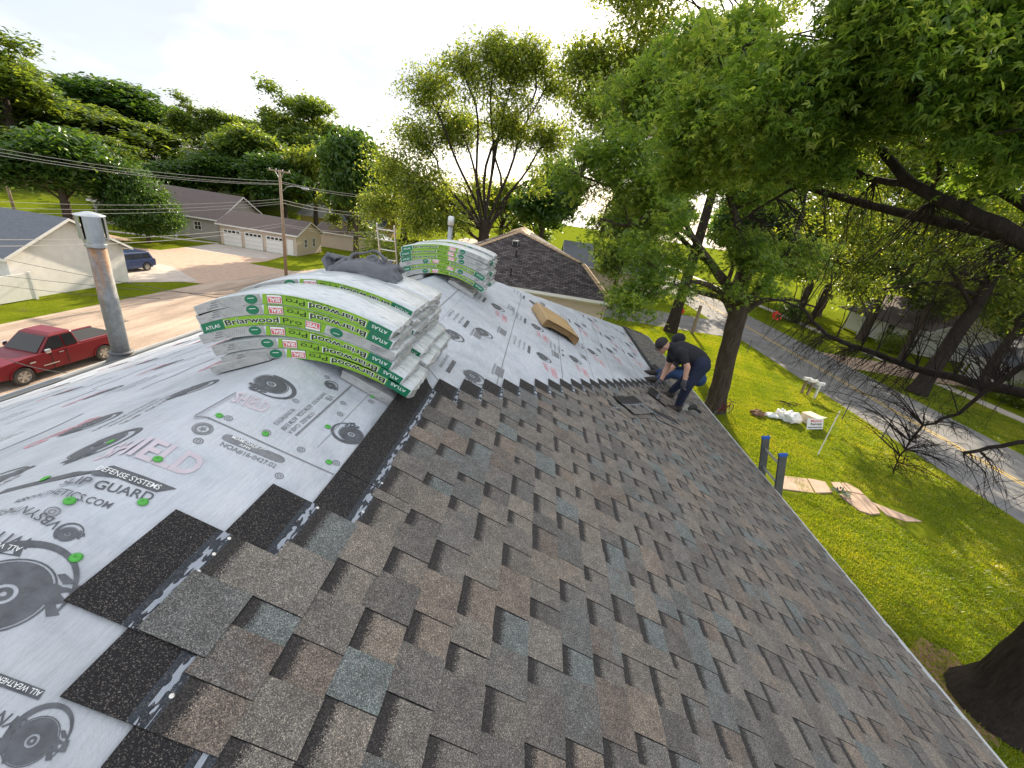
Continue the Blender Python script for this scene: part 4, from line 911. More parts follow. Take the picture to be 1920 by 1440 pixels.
for a, b in ((A_, Lf), (A_, R2), (R2, Rr), (A_, B2)):
    a = np.array(a); b = np.array(b); d = (b-a)/np.linalg.norm(b-a); s_ = np.cross(d, (0, 0, 1)); s_ /= np.linalg.norm(s_); w = .17
    n_ = int(np.linalg.norm(b-a)/.32)
    for i in range(n_):
        p0 = a+d*(.32*i); p1 = a+d*(.32*(i+1)-.015); up = np.array([0, 0, 1.0])
        m.add([p0+up*.05, p1+up*.065, p1+s_*w-up*.02, p0+s_*w-up*.035, p1-s_*w-up*.02, p0-s_*w-up*.035], [(0, 1, 2, 3), (1, 0, 5, 4), (1, 4, 2)])
m.build('hip_cap', 'deck', nb, world=True)
m = MB()
P = np.array([A_, B2]);
for y0, y1 in ((27.3, 32.8),):
    m.prism([(-1.35, y0, 7.76), (-.55, y0, 7.42), (-.55, y1, 7.42), (-1.35, y1, 7.76)], (0, 0, 0), (0, 0, .05)); m.prism([(-1.35, y0, 7.76), (-2.15, y0, 7.42), (-2.15, y1, 7.42), (-1.35, y1, 7.76)], (0, 0, .0), (0, 0, .05))
m.build('bare_sheathing', 'deck', nb, world=True)
def on_nb(px, py):
    d = ray(px, py); t = (22.0*.5-5.22+CAMZ)/(.5*d[1]-d[2]); return np.array([0, 0, CAMZ])+d*t
for (px, py, w, h) in ((966, 458, .32, .22),):
    p = on_nb(px, py); m = MB(); m.box((p[0]-w/2, p[1]-.2, p[2]-.05), (p[0]+w/2, p[1]+.2, p[2]+h)); v_ = m.build('roof_vent', 'galv', nb, world=True); MB().box((p[0]-w/2+.02, p[1]-.22, p[2]-.04), (p[0]+w/2-.02, p[1]-.195, p[2]+h-.06)).build('vent_opening', 'black', v_, world=True)
for (px, py) in ((967, 482), (957, 516)):
    p = on_nb(px, py); MB().lathe([(.1, -.1), (.07, .02), (.05, .05), (.05, .42)], 12, c=p).build('vent_stack', 'black', nb, world=True)
m = MB(); m.box((-6.2, 22.35, 0), (3.85, 37.6, 5.25)); m.build('wall', 'tanwall', nb, world=True)
clap(nb, -6.2, 3.85, 22.345, 2.0, 5.1, 'tanwall', -1, .2)
m = MB(); m.prism([(-6.7, 21.98, 5.20), (-6.7, 21.86, 5.22), (-6.7, 21.84, 5.08), (-6.7, 21.98, 5.04)], (0, 0, 0), (10.9, 0, 0)); m.build('gutter', 'white', nb, world=True)
m = MB(); m.box((-6.5, 21.98, 5.0), (4.15, 22.4, 5.06)); m.build('soffit', 'white', nb, world=True)
m = MB(); m.tube([(3.95, 21.92, 5.06), (3.95, 22.1, 4.85), (3.93, 22.3, 4.75), (3.93, 22.3, .2)], .045, 8); m.build('downspout', 'tanwall', nb, world=True)

# triple garage and the house it belongs to
ZL = -1.4
ga = thing('garage', 'tan garage with three white doors and a brown roof', 'garage', (-38, 58, ZL))
gable(ga, -43.0, -32.4, 56.8, 63.4, ZL, ZL+2.75, ZL+4.25, 'x', 'tanwall', 'brownroof')
for i in range(3):
    x0 = -42.5+2.95*i; dr = MB(); dr.box((x0, 56.70, ZL), (x0+2.45, 56.78, ZL+2.13)); d = dr.build('garage_door', 'white', ga, world=True)
    for q in range(3): MB().box((x0+.02, 56.685, ZL+.53*(q+1)-.012), (x0+2.43, 56.699, ZL+.53*(q+1)+.012)).build('panel_joint', 'greywall', d, world=True)
    for q in range(4): MB().box((x0+.18+.56*q, 56.68, ZL+1.72), (x0+.58+.56*q, 56.699, ZL+2.0)).build('pane', 'glassdark', d, world=True)
MB().box((-33.7, 56.72, ZL), (-32.85, 56.79, ZL+2.05)).build('side_door', 'white', ga, world=True)
for y in (59.0, 61.2): window(ga, (-32.385, y, ZL+1.55), .6, 1.1, (1, 0))
MB().tube([(-32.5, 56.55, ZL+2.6), (-32.5, 56.7, ZL+2.4), (-32.5, 56.72, ZL+.2), (-32.6, 56.4, ZL+.1)], .05, 8).build('downspout', 'white', ga, world=True)
hs = thing('grey_house', 'greige house with brown gabled roof left of the triple garage', 'house', (-52, 62, ZL))
gable(hs, -62.0, -44.2, 58.3, 68.5, ZL, ZL+3.0, ZL+5.9, 'x', 'greywall', 'brownroof', .4)
clap(hs, -61.9, -44.3, 58.29, ZL+.3, ZL+2.9, 'greywall', -1, .2)
for x in (-47.2, -52.4, -56.5): window(hs, (x, 58.28, ZL+1.75), .9, 1.0, (0, -1))
MB().lathe([(.07, 5.4), (.07, 6.5)], 10, c=(-55, 61.5, ZL)).build('roof_pipe', 'white', hs, world=True)
for i, x in enumerate((-49.0, -51.2, -53.6, -56)): MB().box((x, 56.3, ZL), (x+.14, 56.44, ZL+1.15)).build('porch_post', 'white', hs, world=True)
MB().box((-56, 56.32, ZL+.85), (-48.9, 56.42, ZL+.93)).build('porch_rail', 'white', hs, world=True)
# white garage on the left, vinyl fence
wg = thing('white_garage', 'white gabled garage with blue-grey roof at the left edge', 'garage', (-36, 29, ZL))
gable(wg, -46, -33.6, 25.2, 33.2, ZL, ZL+2.9, ZL+5.0, 'x', 'whitewall', 'greyroof', .45)
fe = thing('vinyl_fence', 'white vinyl panel fence in front of the white garage', 'fence', (-32.9, 24, ZL))
for i in range(4):
    y = 25.9-2.2*i; MB().box((-33.2, y-2.05, ZL+.08), (-33.12, y-.07, ZL+1.75)).build('panel', 'white', fe, world=True); MB().box((-33.23, y-.07, ZL), (-33.09, y+.07, ZL+1.85)).build('post', 'white', fe, world=True)
yh = thing('yellow_house', 'yellow house with grey roof glimpsed behind the utility pole', 'house', gp(625, 432))
P = gp(600, 432); gable(yh, P[0]-4, P[0]+13, P[1], P[1]+9, P[2]-.5, P[2]+2.7, P[2]+4.6, 'x', 'yellowwall', 'greyroof', .5)
for k in (1.5, 4.5, 8): window(yh, (P[0]+k, P[1]-.01, P[2]+1.5), .9, 1.2, (0, -1))
sh = thing('tan_shed', 'tan outbuilding behind the garage with brown roof', 'shed', gp(640, 466))
P = gp(628, 466); gable(sh, P[0]-3, P[0]+5.5, P[1], P[1]+5, P[2]-.3, P[2]+2.4, P[2]+3.5, 'x', 'tanwall', 'brownroof', .3)
sh2 = thing('white_carport', 'white carport beside the tan outbuilding', 'carport', gp(665, 466))
P = gp(662, 467); gable(sh2, P[0], P[0]+5, P[1]-1, P[1]+4, P[2]+2.0, P[2]+2.1, P[2]+2.9, 'y', 'white', 'white', .2)
for x in (.1, 4.8):
    for y in (-.8, 3.8): MB().box((P[0]+x, P[1]+y, P[2]), (P[0]+x+.1, P[1]+y+.1, P[2]+2.1)).build('post', 'white', sh2, world=True)
# houses across the street, seen through the branches
for i, (x, y, w, d, he, hr, wm, rm, lab) in enumerate([(44, 30, 10, 12, 3.1, 5.6, 'white', 'greyroof', 'white bungalow across the street behind the leaning trunk'), (46, 50, 9, 13, 3.0, 5.4, 'white', 'brownroof', 'pale house across the street seen between the two trunks'),
        (45, 9, 11, 11, 3.2, 6.0, 'whitewall', 'greyroof', 'white house with porch across the street at the right edge'), (4, 62, 14, 9, 3.0, 5.5, 'tanwall', 'greyroof', 'low house beyond the side street behind the trees')]):
    h_ = thing('far_house', lab, 'house', (x, y, 0)); gable(h_, x, x+w, y, y+d, 0, he, hr, 'y' if i < 3 else 'x', wm, rm, .5)
    if i < 3:
        for q in (2.2, 5.2, 8.6): window(h_, (x-.01, y+q, 1.7), 1.0, 1.3, (-1, 0))
        for q in (1, 4, 7.5, 10.5): MB().box((x-2.0, y+q, 0), (x-1.85, y+q+.15, 2.7)).build('porch_post', 'white', h_, world=True)
        MB().prism([(x-2.3, y+.3, 2.7), (x+.0, y+.3, 3.05), (x+.0, y+d-.3, 3.05), (x-2.3, y+d-.3, 2.7)], (0, 0, 0), (0, 0, .12)).build('porch_roof', rm, h_, world=True)

# ------------------------------------------------------------------ vehicles (x forward, y left)
def wheel(root, x, y, r, w, side):
    o = MB(); n = 28
    o.lathe([(r*.66, -w/2), (r*.93, -w/2), (r, -w*.32), (r, w*.32), (r*.93, w/2), (r*.66, w/2), (r*.64, w*.2), (r*.64, -w*.2), (r*.66, -w/2)], n)
    M = Matrix.Translation((x, y, r)) @ Matrix.Rotation(-math.pi/2*side, 4, 'X'); t = o.build('wheel', 'tyre', root, M=M, smooth=False)
    rim = MB(); rim.lathe([(r*.66, w*.30), (r*.68, w*.46), (r*.62, w*.46), (r*.58, w*.30)], n); rim.lathe([(.0, w*.34), (r*.16, w*.34), (r*.16, w*.42), (0.001, w*.43)], 12)
    for k in range(6):
        a = k*math.pi/3; c, s = math.cos(a), math.sin(a); P = []
        for (q, wd) in ((.1, .12), (.63, .09)):
            for sg in (-1, 1): P.append((r*(q*c-sg*wd*s), r*(q*s+sg*wd*c), w*.40))
        rim.add(P+[(p[0], p[1], w*.30) for p in P], [(0, 2, 3, 1), (4, 5, 7, 6), (0, 4, 6, 2), (1, 3, 7, 5)])
    rim.build('rim', 'rim', t); d = MB(); d.lathe([(0.001, w*.05), (r*.63, w*.05), (r*.63, w*.08), (.001, w*.08)], 18); d.build('brake_disc', 'black', t)
def arch(cx, cz, r, n=9): return [(cx+r*math.cos(math.pi*(1-i/n)), cz+r*math.sin(math.pi*(1-i/n))) for i in range(n+1)]
def side_body(prof, hw, taper=.03, zref=.95):   # extrude a side outline across the width with a tucked lower and upper edge
    P = np.array(prof); n = len(P); m = MB(); V = []
    for s in (1, -1):
        for x, z in P: V.append((x, s*(hw-taper*abs(z-zref)*1.4), z))
    F = [tuple(range(n)), tuple(range(2*n-1, n-1, -1))]+[(i, n+i, n+(i+1) % n, (i+1) % n) for i in range(n)]
    return m.add(V, F)
def loft(secs):                               # list of rings with equal counts
    m = MB(); k = len(secs[0]); V = [p for s in secs for p in s]; F = []
    for i in range(len(secs)-1):
        for j in range(k): F.append((i*k+j, i*k+(j+1) % k, (i+1)*k+(j+1) % k, (i+1)*k+j))
    F += [tuple(range(k-1, -1, -1)), tuple(range((len(secs)-1)*k, len(secs)*k))]; return m.add(V, F)
def pickup():
    P0, P1 = gp(50, 721), gp(199, 674); d = P1-P0
    t = thing('pickup_truck', 'red pickup truck parked on the gravel beyond the left eave', 'truck', (float(P0[0]+P1[0])/2-.9, float(P0[1]+P1[1])/2, ZL+.006), -math.pi/2+math.atan2(d[0], d[1])*-1*1.0)
    wb = 3.5; xf, xr, r = wb/2, -wb/2, .40
    prof = [(-2.85, .62)]+[(-2.85, 1.02), (-2.80, 1.22), (-.55, 1.22), (1.15, 1.20), (1.45, 1.19), (2.35, 1.10), (2.72, 1.0), (2.82, .85), (2.82, .5)]+[(xf+.50, .42)]+[(p[0], p[1]) for p in reversed(arch(xf, .42, .47))]+[(xf-.55, .38), (xr+.55, .38)]+[(p[0], p[1]) for p in reversed(arch(xr, .42, .47))]+[(xr-.5, .5)]
    body = side_body(prof, .98).build('body', 'redpaint', t, bevel=.05)
    cab = loft([[(.98, .93, 1.17), (.98, -.93, 1.17), (-.78, -.93, 1.19), (-.78, .93, 1.19)][::-1], [(.30, .74, 1.86), (.30, -.74, 1.86), (-.68, -.76, 1.88), (-.68, .76, 1.88)][::-1], [(.10, .64, 1.925), (.10, -.64, 1.925), (-.58, -.66, 1.93), (-.58, .66, 1.93)][::-1]])
    cab.v = [v+np.array([0, 0, 0]) for v in cab.v]; cab.build('cab', 'redpaint', t, bevel=.05)
    def glass(name, pts): MB().prism(pts, (0, 0, 0), tuple(np.cross(np.array(pts[1])-np.array(pts[0]), np.array(pts[2])-np.array(pts[0]))/np.linalg.norm(np.cross(np.array(pts[1])-np.array(pts[0]), np.array(pts[2])-np.array(pts[0])))*.012)).build(name, 'glassdark', t)
    glass('windscreen', [(.955, .80, 1.24), (.955, -.80, 1.24), (.36, -.66, 1.82), (.36, .66, 1.82)])
    for s in (1, -1):
        q = [(.80, .925*s, 1.26), (.28, .775*s, 1.80), (-.08, .785*s, 1.81), (-.08, .92*s, 1.27)]; glass('side_window', q if s < 0 else q[::-1])
        q = [(-.16, .92*s, 1.27), (-.16, .785*s, 1.81), (-.60, .80*s, 1.80), (-.68, .92*s, 1.28)]; glass('side_window', q if s < 0 else q[::-1])
    glass('rear_window', [(-.80, -.72, 1.32), (-.80, .72, 1.32), (-.725, .62, 1.80), (-.725, -.62, 1.80)])
    MB().box((-2.74, -.80, 1.0), (-.88, .80, 1.235)).build('bed_liner', 'black', t)
    for s in (1, -1):
        MB().box((-2.82, .82*s-.06, 1.215), (-.82, .82*s+.09, 1.27)).build('bed_rail', 'redpaint', t, bevel=.02)
        MB().box((.60, .98*s-.05+.10*s, 1.20), (.82, .98*s+.05+.10*s, 1.40)).build('mirror', 'chrome', t, bevel=.04)
        MB().box((.02, .975*s-.02, 1.06), (.22, .975*s+.02, 1.10)).build('door_handle', 'chrome', t, bevel=.01)
        MB().box((.52, .976*s-.006, .35), (.545, .976*s+.006, 1.18)).build('door_seam', 'black', t); MB().box((-.13, .976*s-.006, .45), (-.105, .976*s+.006, 1.18)).build('door_seam', 'black', t)
        MB().box((.30, .985*s-.006, .62), (.95, .985*s+.004, .67)).build('badge', 'chrome', t)
        MB().box((2.56, .72*s-.20, .82), (2.815, .72*s+.24, 1.02)).build('headlight', 'lamp', t, bevel=.03)
        MB().box((1.20, .97*s-.02, .88), (1.42, .97*s+.018, .95)).build('fender_vent', 'chrome', t)
        for x in (xf, xr): wheel(t, x, .86*s, r, .27, s)
        for x in (xf, xr):
            g_ = MB(); A = arch(x, .42, .50); B_ = arch(x, .42, .45); V = [(p[0], .985*s, p[1]) for p in A]+[(p[0], .985*s, p[1]) for p in B_]; k = len(A)
            g_.prism([(0, 0, 0)]*0 or [(p[0], .98*s, p[1]) for p in A]+[(p[0], .98*s, p[1]) for p in reversed(B_)], (0, 0, 0), (0, .015*s, 0)); g_.build('wheel_arch', 'redpaint', t)
    MB().box((2.78, -.95, .42), (2.93, .95, .66)).build('bumper', 'chrome', t, bevel=.05); MB().box((2.76, -.5, .70), (2.86, .5, 1.0)).build('grille', 'chrome', t, bevel=.03); MB().box((-2.95, -.95, .48), (-2.83, .95, .66)).build('bumper', 'chrome', t, bevel=.03)
    MB().box((-2.6, -.8, .30), (2.5, .8, .60)).build('chassis', 'black', t)
    return t
pickup()
def suv():
    P0, P1 = gp(239, 516), gp(284, 511)
    t = thing('blue_suv', 'dark blue car parked on the pale pad by the white garage', 'car', (-36.8, 36.2, ZL+.02), -math.pi/2-.10)
    xf, xr, r = 1.31, -1.31, .35; fr = [(p[0], p[1]) for p in reversed(arch(xf, .37, .42))]; rr2 = [(p[0], p[1]) for p in reversed(arch(xr, .37, .42))]
    prof = [(-2.2, .45), (-2.22, .95), (-2.12, 1.08), (1.0, 1.05), (1.9, .98), (2.15, .85), (2.2, .45)]+[(xf+.46, .35)]+fr+[(xf-.46, .32), (xr+.46, .32)]+rr2+[(xr-.46, .38)]
    side_body(prof, .90).build('body', 'bluepaint', t, bevel=.05)
    loft([[(1.05, .84, 1.03), (1.05, -.84, 1.03), (-2.1, -.84, 1.06), (-2.1, .84, 1.06)][::-1], [(.42, .68, 1.60), (.42, -.68, 1.60), (-1.9, -.68, 1.62), (-1.9, .68, 1.62)][::-1], [(.25, .6, 1.68), (.25, -.6, 1.68), (-1.75, -.6, 1.70), (-1.75, .6, 1.70)][::-1]]).build('cabin', 'bluepaint', t, bevel=.05)
    def glass(pts, nm='side_window'):
        n_ = np.cross(np.array(pts[1])-np.array(pts[0]), np.array(pts[2])-np.array(pts[0])); MB().prism(pts, (0, 0, 0), tuple(n_/np.linalg.norm(n_)*.012)).build(nm, 'glassdark', t)
    glass([(1.0, .74, 1.1), (1.0, -.74, 1.1), (.47, -.62, 1.56), (.47, .62, 1.56)], 'windscreen')
    for s in (1, -1):
        for a, b, c, d in ((.82, .36, -.22, -.22), (-.30, -.30, -1.05, -1.05), (-1.13, -1.13, -1.72, -1.9)):
            q = [(a, .835*s, 1.12), (b, .70*s, 1.55), (c, .70*s, 1.56), (d, .835*s, 1.12)]; glass(q if s < 0 else q[::-1])
        for x in (xf, xr): wheel(t, x, .79*s, r, .23, s)
        MB().box((1.85, .62*s-.16, .76), (2.19, .62*s+.2, .92)).build('headlight', 'lamp', t, bevel=.03); MB().box((.62, .95*s-.08, 1.08), (.78, .95*s+.08, 1.2)).build('mirror', 'bluepaint', t, bevel=.03)
        MB().box((-1.7, .58*s-.02, 1.70), (.1, .58*s+.02, 1.75)).build('roof_rail', 'black', t)
    MB().box((-2.0, -.75, .28), (2.0, .75, .5)).build('chassis', 'black', t)
suv()

# ------------------------------------------------------------------ poles, wires, street lamp
def pole(name, label, base, H, r=.15, arm=True, armdir=(1, 0, 0), lean=(0, 0)):
    t = thing(name, label, 'utility pole', base, 0, 'utility poles'); MB().tube([(0, 0, 0), (lean[0], lean[1], H)], [r, r*.72], 12).build('shaft', 'wood', t, smooth=True)
    if arm:
        a = np.array(armdir, float)*1.25; c = np.array([lean[0], lean[1], H-.12]); MB().prism([c-a+np.array([0, -.06, -.06]), c-a+np.array([0, .06, -.06]), c-a+np.array([0, .06, .06]), c-a+np.array([0, -.06, .06])], (0, 0, 0), tuple(2*a)).build('crossarm', 'wood', t)
        for s in (-1, 1): MB().tube([c+a*.45*s, c-np.array([0, 0, .75])], .025, 6).build('brace', 'galv', t)
        for s in (-.9, -.3, .3, .9): MB().lathe([(.035, .06), (.05, .1), (.05, .16), (.02, .2)], 8, c=c+a*s).build('insulator', 'white', t)
    return t
pb = gp(537, 522); ptop = up_from(pb, 521, 318)
PH = ptop[2]-pb[2]; p1 = pole('utility_pole', 'wooden utility pole with street lamp and crossarm behind the near stack', pb, PH, .16, True, (.98, -.2, 0))
lz = up_from(pb, 527, 360)[2]-pb[2]
lm = MB().tube([(.1, 0, lz), (.7, -.1, lz+.55), (1.6, -.2, lz+.75), (2.3, -.3, lz+.7)], .035, 8).build('lamp_arm', 'galv', p1, smooth=True); MB().sph((2.65, -.33, lz+.64), (.42, .16, .12), 12).build('lamp_head', 'galv', p1, smooth=True)
bl = gp(31, 408); tl = up_from(bl, 4, 305); p2 = pole('utility_pole', 'wooden utility pole at the left edge beyond the white garage', bl, tl[2]-bl[2], .17, False)
b3 = at(302, 345, 78); p3 = pole('utility_pole', 'small far utility pole among the trees on the hill', (b3[0], b3[1], float(gz(b3[0], b3[1]))), at(290, 293, 78)[2]-float(gz(b3[0], b3[1])), .14, True, (.9, -.4, 0))
def wire(label, A, B, sag, r=.018, mat='wire'):
    A = np.array(A, float); B = np.array(B, float); t = np.linspace(0, 1, 15)[:, None]; P = A+(B-A)*t; P[:, 2] -= (4*sag*t*(1-t))[:, 0]
    tag(MB().tube(P, r, 5).build('power_line', mat), label, 'cable', 'overhead cables')
def onp(px, py): return up_from(pb, px, py)
W_ = [((515, 338), (-60, 268, 34)), ((515, 343), (-60, 275, 33)), ((518, 345), (-60, 281, 31)), ((520, 372), (-60, 374, 35)), ((521, 377), (-60, 386, 34)), ((522, 381), (-60, 396, 33)), ((526, 418), (-60, 449, 22)), ((527, 423), (-60, 462, 20))]
for i, (a, b) in enumerate(W_):
    wire('overhead cable running left from the lamp pole, %s from the top' % ['first', 'second', 'third', 'fourth', 'fifth', 'sixth', 'seventh', 'eighth'][i], onp(*a), at(*b), .5, .014 if i < 6 else .018)
for i, (a, b) in enumerate([((524, 340), (790, 366, 60)), ((524, 343), (790, 371, 60)), ((525, 374), (760, 398, 60)), ((526, 380), (760, 404, 60)), ((530, 420), (760, 428, 52)), ((530, 423), (760, 436, 52))]):
    wire('overhead cable running right from the lamp pole, %s from the top' % ['first', 'second', 'third', 'fourth', 'fifth', 'sixth'][i], onp(*a), at(*b), .6, .02)
for i, (a, b) in enumerate([((-60, 470, 16), (520, 575, 9.6)), ((-60, 508, 15), (480, 556, 12)), ((-60, 525, 14.5), (300, 560, 12))]):
    wire('thin dark service cable crossing before the white garage, %s' % ['highest', 'middle', 'lowest'][i], at(*a), at(*b), .12, .008, 'wired')
wire('thin dark cable dropping across the red truck', at(-40, 650, 9), at(130, 700, 6.2), .12, .008, 'wired')

# ------------------------------------------------------------------ things on the lawn and street
def mailbox(label, base, hgt, postm):
    t = thing('mailbox', label, 'mailbox', base, .1, 'roadside mailboxes'); MB().box((-.06, -.06, 0), (.06, .06, hgt)).build('post', postm, t)
    m = MB(); pr = [(-.26, -.10, 0), (-.26, .10, 0)]; n = 8; ring = [(.10*math.cos(math.pi*i/n), .12+.10*math.sin(math.pi*i/n)) for i in range(n+1)]; prof = [(-.10, 0)]+[(-a, b) for a, b in ring]+[(.10, 0)]
    m.prism([(-.27, y, hgt+z) for y, z in [(.10, 0)]+[(a, b) for a, b in ring]+[(-.10, 0)]], (0, 0, 0), (.54, 0, 0)); m.build('box', 'white', t)
    return t
b = gp(1502, 737); mailbox('white mailbox on a wooden post at the street edge, leftmost of three', b, 1.0, 'wood')
b = gp(1513, 741); mailbox('white mailbox in the middle of three at the street edge', b, 1.0, 'wood')
b = gp(1526, 747); mailbox('white mailbox at the street edge, rightmost of three', b, 1.0, 'white')
def stake(label, px, py, px2, py2, r=.03, mat='flash', name='roadside_stake', cat='stake'):
    b = gp(px, py); t = up_from(b, px2, py2); tag(MB().tube([b, (b+t)/2, t], r, 8).build(name, mat), label, cat, 'stakes along the lawn edge')
stake('dark thin post at the street edge beyond the white box', 1578, 787, 1603, 752)
stake('dark thin post by the street right of the tree trunk', 1400, 663, 1409, 637)
stake('thin post at the street edge among bare twigs', 1652, 824, 1678, 775)
stake('leaning pale pole stuck in the lawn by the white sign', 1533, 853, 1567, 768, .025, 'white')
b = gp(1297, 626); tag(MB().tube([b, up_from(b, 1312, 572)], .16, 10).build('wooden_post', 'wood'), 'short brown wooden post beside the side street', 'post')
b = gp(1267, 618); t = thing('road_sign', 'small road sign on a thin post left of the brown wooden post', 'sign', b); tp = up_from(b, 1276, 583); MB().tube([b, tp], .03, 8).build('post', 'galv', t, world=True); MB().lathe([(.3, -.01), (.3, .01)], 8, c=(0, 0, 0)).build('sign_plate', 'redplastic', t, M=Matrix.Translation(Vector(tp-b)) @ Matrix.Rotation(math.pi/2, 4, 'X'))
def lump(name, label, cat, px, py, s, mat, seed):
    b = gp(px, py); r = np.random.default_rng(seed); m = MB().sph((0, 0, 0), 1, 14); V = m.v[0]; V *= np.array(s); V *= (1+.28*np.sin(V[:, :1]*9/s[0]+seed)*np.cos(V[:, 1:2]*7/s[1])); V[:, 2] = np.maximum(V[:, 2], -s[2]*.35)+s[2]*.35
    o = m.build(name, mat); o.location = Vector(b)+Vector((0, 0, .05)); return tag(o, label, cat)
lump('dark_bag', 'small dark heap on the lawn, leftmost of the row', 'bag', 1420, 779, (.42, .28, .22), 'mulch', 1)
lump('paper_bag', 'flat pale grey bag on the lawn next to the dark heap', 'bag', 1444, 782, (.42, .25, .16), 'white_plastic', 2)
lump('white_bag', 'small round white bag on the lawn', 'bag', 1462, 780, (.32, .3, .3), 'white_plastic', 3)
lump('white_bag', 'larger crumpled white bag on the lawn', 'bag', 1479, 790, (.55, .42, .4), 'white_plastic', 4)
b = gp(1515, 792); t = thing('cardboard_box', 'pale cardboard box on the lawn behind the sign', 'box', b, .5); MB().box((-.42, -.34, 0), (.42, .34, .55)).build('carton', 'cardboard', t, bevel=.02)
MB().quad((-.42, -.34, .552), (.42, -.34, .552), (.45, -.60, .60), (-.40, -.60, .60)).build('flap', 'cardboard', t)
sb = gp(1527, 808); sg_ = thing('yard_sign', 'white yard sign with dark lettering tilted on the lawn', 'sign', sb, .35)
MB().box((-.62, -.012, .10), (.62, .012, .70)).build('board', 'white', sg_, M=Matrix.Rotation(-.35, 4, 'X'))
def sgt(s, x0, x1, z, h, mt):
    V, F = text2d(s, .02); sc = (x1-x0)/V[:, 0].max(); MB().add(np.stack([x0+V[:, 0]*sc, np.full(len(V), -.016), z+V[:, 1]*h], -1), F).build('lettering', mt, sg_, M=Matrix.Rotation(-.35, 4, 'X'))
sgt('Maybon', -.35, .5, .50, .15, 'redprint'); sgt('Rentals', -.35, .5, .33, .14, 'blackprint'); MB().box((-.56, -.018, .17), (.56, -.014, .24)).build('printed_bar', 'inkline', sg_, M=Matrix.Rotation(-.35, 4, 'X'))
for x in (-.4, .4): MB().tube([(x, .02, 0), (x, .02, .2)], .008, 6).build('stake', 'galv', sg_)
b = gp(1480, 760); m = MB(); r_ = np.random.default_rng(6)
for i in range(7):
    a = r_.uniform(0, 3.1); p = r_.uniform(-.5, .5, 2); m.tube([(p[0]-.5*math.cos(a), p[1]-.3*math.sin(a), .04), (p[0], p[1], .09), (p[0]+.5*math.cos(a), p[1]+.3*math.sin(a), .05)], .02, 5)
o = m.build('fallen_twigs', 'barkd'); o.location = Vector(b); tag(o, 'small heap of fallen twigs on the sunny lawn', 'twigs'); o['kind'] = 'stuff'
def bicycle():
    a, b_ = gp(1338, 780), gp(1364, 776); c = (a+b_)/2; d = b_-a; t = thing('bicycle', 'dark red bicycle leaning at the foot of the middle tree', 'bicycle', c, math.atan2(d[1], d[0])); wbs = 1.04; r = .33
    for s in (-1, 1):
        w = MB(); an = np.linspace(0, 2*math.pi, 25); w.tube([(s*wbs/2+r*math.cos(q), 0, r+r*math.sin(q)) for q in an], .024, 6, cap=False); wo = w.build('wheel', 'black', t, smooth=True)
        sp = MB()
        for k in range(8): sp.tube([(s*wbs/2, 0, r), (s*wbs/2+r*math.cos(k*.785), 0, r+r*math.sin(k*.785))], .004, 4)
        sp.build('spokes', 'galv', wo)
    f = MB(); bb, st, hd, rr3, ff = (-.08, 0, .30), (-.22, 0, .78), (.34, 0, .78), (-wbs/2, 0, r), (wbs/2, 0, r)
    for p, q in ((bb, st), (st, hd), (bb, (.36, 0, .68)), (bb, rr3), (st, rr3), (hd, ff)): f.tube([p, q], .022, 8)
    f.build('frame', 'redpaint', t); MB().sph((-.24, 0, .85), (.14, .07, .035), 10).build('saddle', 'black', t); MB().tube([(.30, -.28, .95), (.33, -.1, .93), (.34, 0, .9), (.33, .1, .93), (.30, .28, .95)], .015, 6).build('handlebar', 'black', t); MB().tube([(.34, 0, .76), (.34, 0, .92)], .016, 6).build('stem', 'black', t)
    t.rotation_euler.x = .12
bicycle()

# ------------------------------------------------------------------ trees
class Skel:                                   # tapered branches gathered into one mesh
    def __init__(s): s.V = []; s.F = []; s.n = 0; s.nodes = []; s.rads = []
    def branch(s, P, R, sides=6, node=True):
        P = np.asarray(P, float); R = np.asarray(R, float); T = np.gradient(P, axis=0); T /= np.linalg.norm(T, axis=1)[:, None]+1e-9
        a = np.array([.3, .9, .1]) if abs(T[0][1]) < .8 else np.array([.9, .1, .3])
        A = np.cross(T, a); A /= np.linalg.norm(A, axis=1)[:, None]+1e-9; B = np.cross(T, A); an = np.arange(sides)*2*math.pi/sides
        V = P[:, None]+R[:, None, None]*(A[:, None]*np.cos(an)[None, :, None]+B[:, None]*np.sin(an)[None, :, None]); m = len(P)
        i, j = np.meshgrid(np.arange(m-1), np.arange(sides), indexing='ij'); k = (j+1) % sides
        F = np.stack([i*sides+j, (i+1)*sides+j, (i+1)*sides+k, i*sides+k], -1).reshape(-1, 4)+s.n
        s.V.append(V.reshape(-1, 3)); s.F.append(F); s.n += m*sides
        if node: s.nodes.append(P); s.rads.append(R)
    def all(s): return np.vstack(s.nodes), np.concatenate(s.rads)
def curve_to(A, B, rng, n=6, lift=.12, wig=.06):
    A = np.asarray(A, float); B = np.asarray(B, float); t = np.linspace(0, 1, n)[:, None]; L = np.linalg.norm(B-A)
    P = A+(B-A)*t; P[:, 2] += (np.sin(math.pi*t[:, 0]))*L*lift; win = np.sin(math.pi*t)
    for k in (1.3, 2.6): P = P+win*np.sin(k*math.pi*t+rng.uniform(0, 6.28, 3))*rng.normal(0, wig*L*1.3/k, 3)*np.array([1, 1, .7])
    return P
def in_lobes(lobes, n, rng, power=.55):
    L = np.array(lobes, float); vol = np.prod(L[:, 3:6], axis=1)**.75; k = rng.choice(len(L), n, p=vol/vol.sum()); d = rng.normal(size=(n, 3)); d /= np.linalg.norm(d, axis=1)[:, None]
    return L[k, :3]+d*(rng.random(n)**power)[:, None]*L[k, 3:6]
